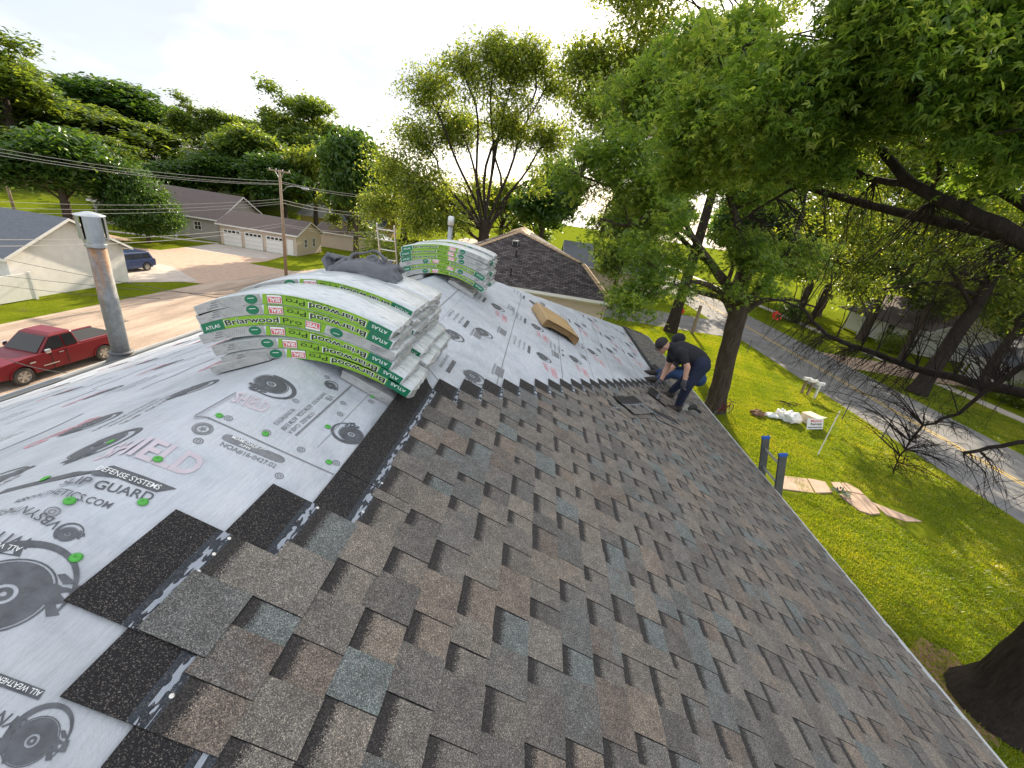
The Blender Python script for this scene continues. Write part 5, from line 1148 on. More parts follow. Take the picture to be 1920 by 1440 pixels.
def gaps(P, rng, cell, th):                   # keep only where a lumpy field is high, so the crown has holes
    ph = (np.arange(6)*2.37+cell*11.3+th*3.1) % 6.28; f = np.sin(P[:, 0]/cell+ph[0])+np.sin(P[:, 1]/cell+ph[1])+np.sin(P[:, 2]/cell+ph[2])+.6*np.sin((P[:, 0]+P[:, 2])/cell*1.7+ph[3])+.6*np.sin((P[:, 1]-P[:, 2])/cell*1.6+ph[4])
    return f > th
def leaves(C, per, cr, size, rng, up=.7, flat=.42, lobed=False):
    n = len(C)*per; o = rng.normal(0, 1, (n, 3)); k = rng.uniform(.65, 1.4, len(C)); ax = rng.normal(size=(len(C), 3)); ax[:, 2] = np.abs(ax[:, 2])+.9; ax /= np.linalg.norm(ax, axis=1)[:, None]
    A_x = np.repeat(ax, per, 0); o -= A_x*((o*A_x).sum(1)*(1-flat))[:, None]; c = np.repeat(C, per, 0)+o*cr*np.repeat(k, per)[:, None]; c[:, 2] -= (o[:, 0]**2+o[:, 1]**2)*cr*.10
    N = rng.normal(size=(n, 3)); N[:, 2] = np.abs(N[:, 2])+up; N /= np.linalg.norm(N, axis=1)[:, None]
    a = rng.normal(size=(n, 3)); D = np.cross(N, a); D /= np.linalg.norm(D, axis=1)[:, None]+1e-9; S = np.cross(N, D); D[:, 2] -= .25
    l = size*rng.uniform(.6, 1.25, n)[:, None]; w = l*rng.uniform(.42, .62, n)[:, None]
    if lobed:                                 # three pointed lobes from one stalk
        cl_ = np.repeat(rng.uniform(-.34, .34, len(C)), per); rn = np.clip(.47+cl_+rng.normal(0, .18, n), 0, 1); K = []
        for ang, ln, wd in ((0.0, 1.05, .30), (.85, .74, .26), (-.85, .74, .26)):
            d2 = D*math.cos(ang)+S*math.sin(ang); s2 = -D*math.sin(ang)+S*math.cos(ang); b = c-D*l*.42
            K.append(np.stack([b, b+d2*l*ln*.5+s2*l*wd*.5+N*l*.05, b+d2*l*ln-N*l*.10, b+d2*l*ln*.5-s2*l*wd*.5+N*l*.05], 1))
        V = np.concatenate(K, 1).reshape(-1, 3); return V, np.arange(n*12).reshape(-1, 4), np.repeat(rn, 3)
    V = np.stack([c-D*l*.5, c+S*w*.5+N*l*.10-D*l*.04, c+D*l*.55-N*l*.12, c-S*w*.5+N*l*.10-D*l*.04], 1).reshape(-1, 3)
    q = np.arange(n)*4; F = np.stack([q, q+1, q+2, q, q+2, q+3], 1).reshape(-1, 3)
    cl_ = np.repeat(rng.uniform(-.32, .32, len(C)), per); rn = np.clip(np.repeat(.48+cl_+rng.normal(0, .2, n), 2), 0, 1); return V, F, rn
def tree(name, label, base, trunk, lobes, nsub, ncl, per, lsize, cr, lmat, seed, group=None, limbs=(), gap=(2.0, -.6), bark_='bark', bare=(), power=.55, mainr=.42, twigs=True, cat='tree', boughs=10, lobed=False):
    rng = np.random.default_rng(seed); base = np.asarray(base, float); t = thing(name, label, cat, base, 0, group); sk = Skel(); big = []
    for lo in lobes:                          # each lobe breaks up into uneven boughs
        for _ in range(boughs):
            d = rng.normal(size=3); d /= np.linalg.norm(d); q = rng.uniform(.32, .66); e_ = rng.uniform(.35, .8); big.append((lo[0]+d[0]*lo[3]*e_, lo[1]+d[1]*lo[4]*e_, lo[2]+d[2]*lo[5]*e_, lo[3]*q, lo[4]*q, lo[5]*q*.75))
    if not boughs: big = list(lobes)
    T = np.array([p[:3] for p in trunk], float); R = np.array([p[3] for p in trunk], float)
    # smooth the trunk line and flare its foot
    tt = np.linspace(0, len(T)-1, len(T)*4); P = np.stack([np.interp(tt, np.arange(len(T)), T[:, k]) for k in range(3)], 1); Rr_ = np.interp(tt, np.arange(len(T)), R); Rr_[0] *= 1.25; Rr_[1] *= 1.08
    P[1:, :2] += rng.normal(0, R[0]*.025, (len(P)-1, 2)); sk.branch(P, Rr_, 14)
    for lb in limbs:
        Q = np.array([p[:3] for p in lb], float); r = np.array([p[3] for p in lb], float); tt = np.linspace(0, len(Q)-1, len(Q)*3)
        Pq = np.stack([np.interp(tt, np.arange(len(Q)), Q[:, k]) for k in range(3)], 1)+rng.normal(0, .02, (len(tt), 3)); sk.branch(Pq, np.interp(tt, np.arange(len(Q)), r), 9)
    tp = T[-1]; r0 = R[-1]
    for lo in lobes:
        c = np.array(lo[:3]); st = sk.nodes[0][int(len(sk.nodes[0])*rng.uniform(.62, .98))]
        if not limbs or np.linalg.norm(sk.all()[0]-c, axis=1).min() > max(lo[3:6])*1.1: Q = curve_to(st, c, rng, 12, .08, .05); sk.branch(Q, np.linspace(r0*mainr*1.3, r0*.10+.012, 12), 7)
    nodes, rad = sk.all(); S = in_lobes(big, nsub, rng, .6); S = S[gaps(S, rng, *gap)]
    for p in S:
        d = np.linalg.norm(nodes-p, axis=1)+np.maximum(0, nodes[:, 2]-p[2])*.8; i = d.argmin(); Q = curve_to(nodes[i], p, rng, 6, .06, .05); r_ = min(rad[i]*.6, .018+.016*np.linalg.norm(p-nodes[i])); sk.branch(Q, np.linspace(r_, .012, 6), 5)
    nodes, rad = sk.all(); nodes = nodes[rad < np.quantile(rad, .93)] if len(rad) > 60 else nodes
    C = in_lobes(big, int(ncl*1.8), rng, power); C = C[gaps(C, rng, *gap)][:ncl]
    if twigs:
        for k0 in range(0, len(C), 400):
            blk = C[k0:k0+400]; d = ((blk[:, None]-nodes[None])**2).sum(-1); ii = d.argmin(1)
            for p, i in zip(blk, ii): sk.branch(np.stack([nodes[i], (nodes[i]+p)/2+rng.normal(0, .06, 3), p]), [.013, .009, .004], 3, False)
    for (cx, cy, cz, rx_, ry_, rz_, nb_) in bare:            # fans of leafless twigs hanging from a limb
        pts = in_lobes([(cx, cy, cz, rx_, ry_, rz_)], nb_, rng, .5); nd = np.vstack([n_ for n_ in sk.nodes[1:1+len(limbs)]]) if limbs else nodes
        for p in pts:
            i = np.linalg.norm(nd-p, axis=1).argmin(); Q = curve_to(nd[i], p, rng, 7, .10, .05); Lq = np.linalg.norm(p-nd[i]); sk.branch(Q, np.linspace(.005+.0045*Lq, .0025, 7), 4, False)
            for _ in range(5):
                j = rng.integers(2, 7); e = Q[j]+rng.normal(0, .28, 3)*max(.5, Lq*.3)+(p-nd[i])/max(Lq, .3)*.15+np.array([0, 0, -.12]); sk.branch(curve_to(Q[j], e, rng, 4, .05, .08), np.linspace(.0045, .002, 4), 3, False)
    fast_mesh('trunk', np.vstack(sk.V), np.vstack(sk.F), bark_, t, smooth=True)
    if len(C): V, F, rn = leaves(C, per, cr, lsize, rng, lobed=lobed); fast_mesh('crown', V, F, lmat, t, rn)
    return t
def lob(px, py, Y, r, rz=None, ry=None): p = at(px, py, Y); return (p[0], p[1], p[2], r, ry or r, rz or r*.8)
def P4(px, py, Y, r): p = at(px, py, Y); return (p[0], p[1], p[2], r)

# big tree at the lower right: its trunk stands beside the eave, its limbs reach across the view
b0 = np.array([12.25, 6.85, 0.0])
L1 = [(b0[0]+.1, b0[1]+.3, 7.2, .34), P4(2010, 500, 7.6, 0.1632), P4(1920, 452, 8.2, 0.1428), P4(1800, 388, 8.9, 0.1156), P4(1705, 345, 9.6, 0.0952), P4(1655, 290, 10.2, 0.0748), P4(1625, 238, 10.8, 0.0476)]
L1b = [P4(1705, 345, 9.6, 0.0748), P4(1640, 338, 10.2, 0.0612), P4(1560, 328, 10.8, 0.0476), P4(1470, 362, 11.5, 0.034), P4(1375, 420, 12.2, 0.0204)]
L1c = [P4(1640, 338, 10.2, 0.0476), P4(1600, 318, 10.4, 0.0408), P4(1520, 320, 10.9, 0.0306), P4(1420, 345, 11.5, 0.017)]
L1d = [P4(1745, 375, 9.3, 0.0408), P4(1760, 320, 9.3, 0.0408), P4(1755, 245, 9.3, 0.034), P4(1700, 215, 9.5, 0.0238), P4(1640, 205, 9.9, 0.0136)]
L2 = [(b0[0], b0[1]+.3, 6.0, .30), P4(2020, 775, 8.0, 0.136), P4(1920, 738, 8.8, 0.1156), P4(1800, 712, 9.8, 0.0986), P4(1694, 682, 10.8, 0.0816), P4(1610, 655, 11.7, 0.068), P4(1544, 624, 12.6, 0.0544), P4(1510, 580, 13.4, 0.0408), P4(1460, 562, 14.2, 0.0272), P4(1412, 558, 15, 0.017)]
L4 = [(b0[0], b0[1]+.2, 5.6, .16), P4(1960, 660, 7.2, 0.0612), P4(1880, 712, 7.6, 0.0408), P4(1795, 778, 8.1, 0.0306), P4(1725, 802, 8.5, 0.0238), P4(1690, 850, 8.7, 0.01496), P4(1668, 892, 8.8, 0.0068)]
L5 = [(b0[0], b0[1]+.2, 5.0, .12), P4(1980, 820, 7.0, 0.0476), P4(1870, 838, 7.4, 0.0374), P4(1805, 850, 7.6, 0.0306)]
L6 = [(b0[0]+.1, b0[1]+.3, 8.2, .3), P4(2050, 300, 7.2, 0.136), P4(1920, 140, 7.8, 0.0952), P4(1780, 90, 8.6, 0.0612), P4(1600, 80, 9.4, 0.0272)]
bx_ = lambda px, py, Y, rx, rz, n: (*at(px, py, Y), rx, rx, rz, n)
tree('maple_tree', 'big tree at the lower right corner with dark limbs reaching across the view', b0, [(b0[0], b0[1], 0, .78), (b0[0]+.1, b0[1], 1.6, .66), (b0[0]+.25, b0[1]+.05, 4.5, .60), (b0[0]+.2, b0[1]+.1, 8.5, .50), (b0[0]+.1, b0[1]+.3, 13, .3)],
     [lob(1480, 160, 9.6, 1.5), lob(1600, 90, 9.0, 1.5), lob(1720, 60, 8.6, 1.5), lob(1850, 60, 8.2, 1.5), lob(1860, 190, 8.6, 1.3), lob(1390, 250, 11.5, 1.6), lob(1500, 270, 10.5, 1.1), lob(1620, 190, 9.8, 1.2), lob(1360, 110, 12.5, 1.8), lob(1740, 150, 9.2, 1.1), lob(1900, 290, 9.0, 1.0), lob(1330, 300, 13, 1.4), lob(1470, 30, 10, 1.5)],
     230, 2100, 36, .135, .18, 'leafA', 21, None, [L1, L1b, L1c, L1d, L2, L4, L5, L6], (.62, -.95), 'barkd',
     [bx_(1560, 690, 11, 1.3, .9, 60), bx_(1640, 740, 10, 1.4, 1.0, 70), bx_(1760, 790, 8.6, 1.0, .9, 45), bx_(1700, 860, 8.7, .7, .7, 35), bx_(1850, 900, 7.6, .6, .7, 30), bx_(1480, 640, 13.5, 1.2, .8, 45), bx_(1780, 560, 9.5, 2.0, 1.3, 90), bx_(1620, 470, 11, 2.0, 1.3, 80), bx_(1860, 640, 8.5, 1.2, 1.0, 40), bx_(1450, 440, 12, 1.6, 1.0, 50)], lobed=True)

# middle tree on the lawn: trunk right of the worker
b2 = gp(1338, 768); f2 = at(1385, 578, float(b2[1]))
y2 = float(b2[1])
F2 = [[(f2[0], y2, f2[2]-.3, .30), P4(1372, 545, y2, .26), P4(1345, 510, y2-.3, .21), P4(1315, 470, y2-.8, .16), P4(1285, 420, y2-1.2, .11), P4(1260, 360, y2-1.5, .06)], [(f2[0], y2, f2[2]-.2, .32), P4(1395, 530, y2, .27), P4(1392, 470, y2, .22), P4(1375, 390, y2, .16), P4(1350, 300, y2+.3, .10), P4(1340, 220, y2+.5, .05)],
      [(f2[0], y2, f2[2]-.3, .28), P4(1420, 545, y2, .22), P4(1455, 505, y2, .17), P4(1490, 450, y2+.2, .12), P4(1510, 380, y2+.3, .06)], [(f2[0], y2, f2[2]-.6, .2), P4(1360, 560, y2-.2, .15), P4(1310, 548, y2-.9, .10), P4(1255, 530, y2-1.8, .06), P4(1205, 525, y2-2.6, .03)], [(f2[0], y2, f2[2]-.5, .2), P4(1430, 562, y2-.2, .14), P4(1480, 560, y2-.5, .09), P4(1530, 575, y2-1, .04)]]
tree('maple_tree', 'tall tree on the lawn just right of the worker, with a thick trunk', b2, [(b2[0], b2[1], 0, .56), (b2[0]*.75+f2[0]*.25, b2[1], 1.8, .49), (b2[0]*.3+f2[0]*.7, b2[1], f2[2]-1.6, .46), (f2[0], b2[1], f2[2], .47), (f2[0]+.02, b2[1], f2[2]+.5, .30)],
     [lob(1240, 430, 19.5, 2.6), lob(1130, 410, 20, 2.2), lob(1310, 470, 21, 2.2), lob(1180, 300, 21, 3.0), lob(1290, 330, 21, 3.0), lob(1400, 420, 21, 2.5), lob(1090, 330, 22, 2.2), lob(1210, 520, 18.5, 1.5, 1.2), lob(1340, 230, 23, 3.2), lob(1450, 300, 23, 3.0), lob(1250, 190, 24, 3.4), lob(1180, 560, 18, 1.2, .9), lob(1500, 480, 22, 2.0), lob(1060, 440, 20, 1.6), lob(1370, 505, 20.5, 1.5), lob(1440, 470, 21.5, 1.8), lob(1420, 540, 20.5, 1.0), lob(1290, 545, 19.5, 1.1)],
     280, 2150, 30, .19, .28, 'leafA', 22, None, F2, (1.15, -.8), 'bark', [(*at(1500, 520, 21), 3, 3, 1.6, 70), (*at(1330, 560, 20.5), 2.5, 2.5, 1.2, 50)], lobed=True)
# tall back-lit tree behind it
b1 = gp(1256, 622); k1 = b1[1]
tree('oak_tree', 'tall back-lit tree at the side street, behind the middle tree', b1, [(b1[0], b1[1], 0, .55), (b1[0]+.1, b1[1], 6, .45), (b1[0]+.0, b1[1], 13, .36), (b1[0]-.2, b1[1], 24, .15)],
     [lob(1200, 60, k1-1, 4.4), lob(1290, 40, k1, 4.4), lob(1150, 160, k1-2, 4.0), lob(1250, 150, k1, 4.4), lob(1340, 130, k1, 4.4), lob(1115, 215, k1-2, 3.2), lob(1210, 225, k1-1, 3.6), lob(1330, 215, k1, 3.8), lob(1400, 190, k1+2, 4.5), lob(1420, 60, k1+2, 4.5), lob(1190, -60, k1, 4), lob(1130, -130, k1, 4), lob(1240, -140, k1, 4.5), lob(1085, -70, k1, 2.0), lob(1200, -100, k1-3, 4), lob(1290, -100, k1+3, 4), lob(1255, -200, k1, 4), lob(1450, 365, k1+2, 2.4),  lob(1100, 100, k1-1, 2.6)],  # lobes above the view and the low hidden one are added to cast shade
     280, 3400, 24, .32, .56, 'leafB', 23, None, [], (1.9, -.9), 'barkd')
# fan-shaped tree behind the far stack
Ya = 44.0; ba = at(905, 455, Ya); ba[2] = 0
tree('oak_tree', 'open fan-shaped tree against the white sky behind the far stack', ba, [(ba[0], Ya, 0, .6), (ba[0], Ya, 4.5, .55), (ba[0]+.05, Ya, 7.5, .5)],
     [lob(800, 170, Ya, 2.6), lob(870, 140, Ya-1, 2.8), lob(960, 130, Ya, 2.8), lob(1020, 170, Ya+1, 2.6), lob(780, 260, Ya, 2.6), lob(860, 240, Ya+2, 3.0), lob(960, 230, Ya, 3.0), lob(1030, 260, Ya+1, 2.4), lob(735, 310, Ya-1, 2.4), lob(790, 350, Ya-2, 2.8), lob(870, 350, Ya+2, 2.6), lob(990, 340, Ya+2, 2.2), lob(720, 385, Ya-1, 2.4), lob(790, 415, Ya-3, 2.0), lob(930, 95, Ya, 2.0), lob(1000, 110, Ya, 2.0), lob(850, 420, Ya-2, 1.6)],
     460, 3300, 16, .29, .50, 'leafB', 24, None, [], (1.0, -1.3), 'barkd', mainr=.24, boughs=0, power=.62)
# tree across the street with the leaning trunk
b5 = gp(1717, 738)
tree('oak_tree', 'broad tree across the street with a dark leaning trunk', b5, [(b5[0], b5[1], 0, .62), (b5[0]+.5, b5[1]+.2, 3, .5), (b5[0]+1.0, b5[1]+.4, 7, .42), (b5[0]+1.2, b5[1]+.6, 12, .28)],
     [lob(1640, 460, b5[1], 3.4), lob(1760, 430, b5[1], 3.6), lob(1870, 470, b5[1]+1, 3.4), lob(1580, 380, b5[1]+1, 3.4), lob(1700, 330, b5[1]+1, 4.0), lob(1830, 350, b5[1]+1, 4.0), lob(1930, 400, b5[1]-1, 4.0), lob(1760, 240, b5[1]+1, 4.0), lob(1560, 270, b5[1]+2, 3.6), lob(1540, 500, b5[1], 2.2), lob(1620, 540, b5[1]+2, 2.0), lob(1880, 555, b5[1]+1, 2.2), lob(1780, 530, b5[1]+3, 2.0)],
     200, 1900, 20, .32, .52, 'leafB', 25, None, [], (1.7, -.6), 'barkd', [(*at(1800, 560, b5[1]-1), 4, 4, 2.0, 60)])

# trees across the street and beyond the side street; prototypes copied
def proto(seed, lmat, nl, n, per, ls, cr, name='broad_tree', tall=1.0):
    rng = np.random.default_rng(seed); lobes = [(0, 0, 6.6*tall, 3.2, 3.2, 3.0)]
    for i in range(nl): a = i*2.4+rng.uniform(0, .5); lobes.append((2.5*math.cos(a)*rng.uniform(.6, 1), 2.5*math.sin(a)*rng.uniform(.6, 1), rng.uniform(3.6, 8.8)*tall, rng.uniform(1.5, 2.3), rng.uniform(1.5, 2.3), rng.uniform(1.2, 1.9)))
    t = tree(name, 'x', (0, 0, 0), [(0, 0, 0, .32), (.05, 0, 2.2, .26), (0, .05, 5.5*tall, .16)], lobes, 40, n, per, ls, cr, lmat, seed, None, [], (1.3, -1.4), 'bark', twigs=False, boughs=3); return t
PR = [proto(31, 'leafC', 9, 1100, 12, .42, .42), proto(32, 'leafD', 9, 1100, 12, .42, .42), proto(33, 'leafB', 9, 800, 12, .42, .42), proto(34, 'leafC', 10, 900, 12, .38, .42, tall=1.25)]
used = [False]*4
def place(k, label, x, y, h, w=None, rot=0.0, group=None, z=None):
    z = float(gz(x, y)) if z is None else z; s = h/10.0; sw = (w/9.0) if w else s
    sc = (sw, sw, s)
    if not used[k]:
        used[k] = True; o = PR[k]; o.location = (x, y, z); o.rotation_euler = (0, 0, rot); o.scale = sc; o['label'] = label
    else: o = dup(PR[k], (x, y, z), rot, sc, label)
    if group: o['group'] = group
    return o
def place_px(k, label, px, py, rpx, hpx, dist, group):        # crown centre in the view, half width and half height in pixels
    c = at(px, py, dist); dep = dist*1.02; w = 2.5*rpx/FPX*dep; top = at(px, py-hpx, dist)[2]; z = float(gz(c[0], c[1])); h = max(4.0, top-z); return place(k, label, c[0], dist, h/1.0*1.02, w*1.05, px*.37, group, z)
HG = 'trees on the wooded hillside'
hill = [(3, 'tall tree crown at the upper left edge of the picture', 15, 215, 95, 90, 72), (1, 'dark spreading tree on the lawn behind the white garage', 112, 335, 95, 105, 47), (0, 'yellow-green tree on the hill above the dark spreading one', 140, 235, 95, 55, 84),
    (1, 'highest dark tree on the skyline of the hill', 228, 195, 85, 45, 112), (0, 'round hillside tree under the skyline tree', 250, 270, 62, 50, 95), (0, 'hillside tree left of the far small pole', 195, 310, 60, 60, 76), (1, 'low dark tree between the round tree and the far pole', 330, 345, 50, 45, 74),
    (0, 'hillside tree right of the skyline tree', 325, 262, 60, 40, 118), (3, 'slender hillside tree with pale bare stems beside it', 385, 262, 45, 45, 112), (1, 'dark tree above the roof of the greige house', 400, 335, 60, 55, 78), (0, 'broad tree right above the triple garage', 455, 300, 68, 70, 86),
    (0, 'distant pale tree on the ridge above the garage', 480, 255, 55, 35, 135), (1, 'dark tree standing behind the crossarm pole', 530, 350, 62, 65, 80), (2, 'sunlit yellow-green tree right of the crossarm pole', 590, 335, 48, 62, 84), (3, 'tall distant tree right of the crossarm pole on the skyline', 568, 262, 62, 55, 118),
    (0, 'far skyline tree at the end of the hill', 640, 285, 50, 55, 120), (1, 'dark leafy tree at the left foot of the fan-shaped tree', 668, 305, 60, 70, 62), (2, 'small sunlit tree by the yellow house', 655, 400, 40, 45, 70), (3, 'tree at the left edge behind the utility pole', 45, 320, 80, 65, 66),
    (2, 'sunlit far tree at the left edge, below the tall crown', 60, 250, 70, 55, 92), (1, 'far dark trees top behind the fan-shaped tree, left', 760, 385, 70, 50, 95), (0, 'far trees top behind the fan-shaped tree, middle', 850, 395, 70, 45, 100), (2, 'yellow-green tree behind the neighbour roof peak', 945, 390, 55, 50, 75),
    (0, 'skyline tree on the hill left of the highest dark one', 110, 200, 75, 45, 118), (1, 'dark skyline tree between the highest one and the slender one', 305, 232, 55, 40, 130), (0, 'skyline tree above the dark tree by the greige house', 425, 262, 55, 42, 125), (1, 'dark skyline tree above the crossarm pole', 520, 275, 55, 45, 122), (0, 'skyline tree right above the sunlit yellow-green one', 612, 285, 52, 48, 112), (2, 'light skyline tree at the foot of the fan-shaped tree', 700, 330, 55, 50, 96),
    (1, 'dark tree right behind the neighbour roof peak', 1030, 350, 60, 70, 70), (0, 'far tree in the gap right of the neighbour roof peak', 1000, 400, 50, 45, 90), (1, 'dark far tree left of the yellow house', 480, 360, 45, 45, 90)]
for a in hill: place_px(*a, HG)
br = at(275, 430, 50.0); br[2] = ZL
tree('street_tree', 'dense rounded street tree in front of the greige house', br, [(br[0], br[1], ZL, .22), (br[0], br[1], ZL+2, .18), (br[0], br[1], ZL+5, .1)], [(br[0], br[1], ZL+3.6, 4.0, 4.0, 2.6), (br[0]-.6, br[1], ZL+5.6, 3.1, 3.1, 2.4), (br[0]-.9, br[1], ZL+7.4, 1.9, 1.9, 1.6), (br[0]+1.6, br[1], ZL+3.4, 2.6, 2.6, 2.0), (br[0]-2, br[1], ZL+3.4, 2.4, 2.4, 1.9)], 40, 1900, 15, .30, .34, 'leafD', 63, None, [], (1.2, -9), twigs=False, power=.3, boughs=0)
RG = 'background trees across the street'
for k, lab, x, y, h, w in [(2, 'back-lit tree behind the white bungalow', 58, 38, 17, 14), (0, 'tree beyond the pale house across the street', 58, 58, 18, 15), (2, 'distant tree at the end of the street', 34, 78, 16, 13), (1, 'dark tree beyond the white house at the right edge', 60, 20, 18, 15), (0, 'distant tree left of the street\'s end', 18, 74, 17, 14), (2, 'small yellow-green tree at the side street corner', 11, 58, 9, 8),
        (0, 'large background tree between the two far houses', 52, 46, 17, 14), (1, 'far dark tree closing the street', 44, 92, 18, 16), (0, 'tree behind the neighbour house right of its roof', 9, 48, 13, 9), (3, 'slim tree across the street beside the pale drive', 40, 45, 14, 9), (2, 'background tree far right across the street', 62, 5, 17, 15), (1, 'tall dark tree far behind the back-lit tree', 30, 66, 20, 14), (2, 'broad back-lit tree left of the white bungalow', 40, 36.5, 15, 12), (0, 'tree between white bungalow and the street\'s pale drive', 50, 37, 19, 16), (2, 'tree in front of the white house at the right edge', 42, 20, 14, 11), (3, 'slim tree behind the white bungalow\'s roof', 66, 30, 22, 18), (0, 'distant wide tree right of the street\'s end', 46, 70, 20, 18), (3, 'tall tree on the far verge near the street\'s end', 37, 60, 20, 14), (1, 'tall dark tree behind the pale house across the street', 58, 68, 22, 18), (0, 'large tree shading the far verge beyond the pale drive', 42, 54, 19, 14)]: place(k, lab, x, y, h, w, x*.7, RG)
# small bush by the ladder and a yellow-green bush by the side street
tree('garden_bush', 'yellow-green bush beyond the aluminium ladder', at(725, 470, 20)*np.array([1, 1, 0]), [(at(725, 470, 20)[0], 20, 0, .1), (at(725, 470, 20)[0], 20, 3, .06)], [lob(700, 455, 20, 1.0), lob(745, 475, 20, 1.1), lob(720, 500, 20, 1.2)], 20, 160, 14, .16, .2, 'leafB', 61, twigs=False, cat='bush')
for i, (x, y, r_, lab) in enumerate([(40.5, 27.5, 1.3, 'rounded bush in front of the white bungalow, nearest the trunk'), (41, 34, 1.5, 'rounded bush at the far corner of the white bungalow'), (41.5, 18, 1.5, 'bush in front of the white house at the right edge'), (42, 49, 1.8, 'bush beside the pale house across the street'), (36, 60, 2.2, 'large bush on the far verge near the street end')]):
    tree('garden_bush', lab, (x, y, 0), [(x, y, 0, .08), (x, y, r_, .05)], [(x, y, r_*.7, r_, r_, r_*.75), (x+.5*r_, y+.6*r_, r_*.6, r_*.8, r_*.8, r_*.6)], 12, 260, 12, .22, .26, ['leafD', 'leafB'][i % 2], 70+i, 'bushes across the street', twigs=False, cat='bush', boughs=0, gap=(1, -9))
# a red ball hanging among the bare twigs
rp0 = at(1457, 592, 15.0); r9 = np.random.default_rng(9); m = MB()
for i in range(40):
    d = r9.normal(size=3); d /= np.linalg.norm(d); s_ = np.cross(d, r9.normal(size=3)); s_ /= np.linalg.norm(s_); p = d*.12; m.quad(p*.6-s_*.02, p*1.1-s_*.045+d*.02, p*1.35, p*1.1+s_*.045+d*.02)
o = m.build('hanging_ornament', 'redplastic'); o.location = Vector(rp0); tag(o, 'bright red ornament hanging in the bare twigs', 'ornament')

# ------------------------------------------------------------------ people
def body_mesh(name, segs, balls, vox, parent, mats):
    """one continuous figure: tapered limbs fused by a voxel remesh; each face takes the cloth of the nearest limb"""
    m = MB(); S = []
    for (a, b, ra, rb, mi) in segs:
        a = np.array(a, float); b = np.array(b, float); L = np.linalg.norm(b-a); t = np.linspace(0, 1, 7); d = (b-a)/max(L, 1e-6)
        P = [a-d*ra*.75]+[a-d*ra*.4]+[a+(b-a)*q for q in t]+[b+d*rb*.4]+[b+d*rb*.75]; R = [ra*.5, ra*.87]+[ra+(rb-ra)*q for q in t]+[rb*.87, rb*.5]
        m.tube(P, R, 14); S.append((a, b, ra, rb, mi))
    for (c, r, mi) in balls: m.sph(c, r, 16); S.append((np.array(c), np.array(c)+1e-4, float(np.mean(r)), float(np.mean(r)), mi))
    o = m.build(name, 'skin'); md = o.modifiers.new('r', 'REMESH'); md.mode = 'VOXEL'; md.voxel_size = vox; sm = o.modifiers.new('s', 'SMOOTH'); sm.factor = .5; sm.iterations = 4
    dg = bpy.context.evaluated_depsgraph_get(); me = bpy.data.meshes.new_from_object(o.evaluated_get(dg)); bpy.data.objects.remove(o)
    me.materials.clear(); [me.materials.append(MT[k]) for k in mats]
    C = np.array([p.center[:] for p in me.polygons]); best = np.full(len(C), 9e9); idx = np.zeros(len(C), int)
    for (a, b, ra, rb, mi) in S:
        ab = b-a; t = np.clip(((C-a)@ab)/max(ab@ab, 1e-9), 0, 1); d = np.linalg.norm(C-(a+t[:, None]*ab), axis=1)-(ra+(rb-ra)*t); k = d < best; best[k] = d[k]; idx[k] = mi
    me.polygons.foreach_set('material_index', idx.astype(np.int32)); me.polygons.foreach_set('use_smooth', np.ones(len(me.polygons), bool)); me.update()
    ob = bpy.data.objects.new(name, me); COL.objects.link(ob); ob.parent = parent; ob.location = -parent_loc(parent); return ob
def rpt(u, v, h=0.0): return np.array(fold(u, v, h))
def hand(segs, wrist, tip, side, mi, s=1.0):  # palm, four bent fingers and a thumb
    w = np.array(wrist); d = np.array(tip)-w; d /= np.linalg.norm(d); sd = np.array(side, float); sd -= d*(sd@d); sd /= np.linalg.norm(sd); n = np.cross(d, sd)
    pk = w+d*.085*s; segs.append((w, pk, .030*s, .036*s, mi))
    for k, (o_, l) in enumerate(((-.030, .068), (-.010, .078), (.010, .074), (.029, .058))):
        b = pk+sd*o_*s+d*.005; m1 = b+d*l*.55*s+n*.012; e = m1+d*l*.35*s+n*.035*s; segs.append((b, m1, .0125*s, .0115*s, mi)); segs.append((m1, e, .0115*s, .0095*s, mi))
    tb = w+d*.03*s-sd*.03*s; tm = tb+d*.035*s-sd*.035*s+n*.012; segs.append((tb, tm, .015*s, .013*s, mi)); segs.append((tm, tm+d*.035*s+n*.012, .013*s, .010*s, mi))
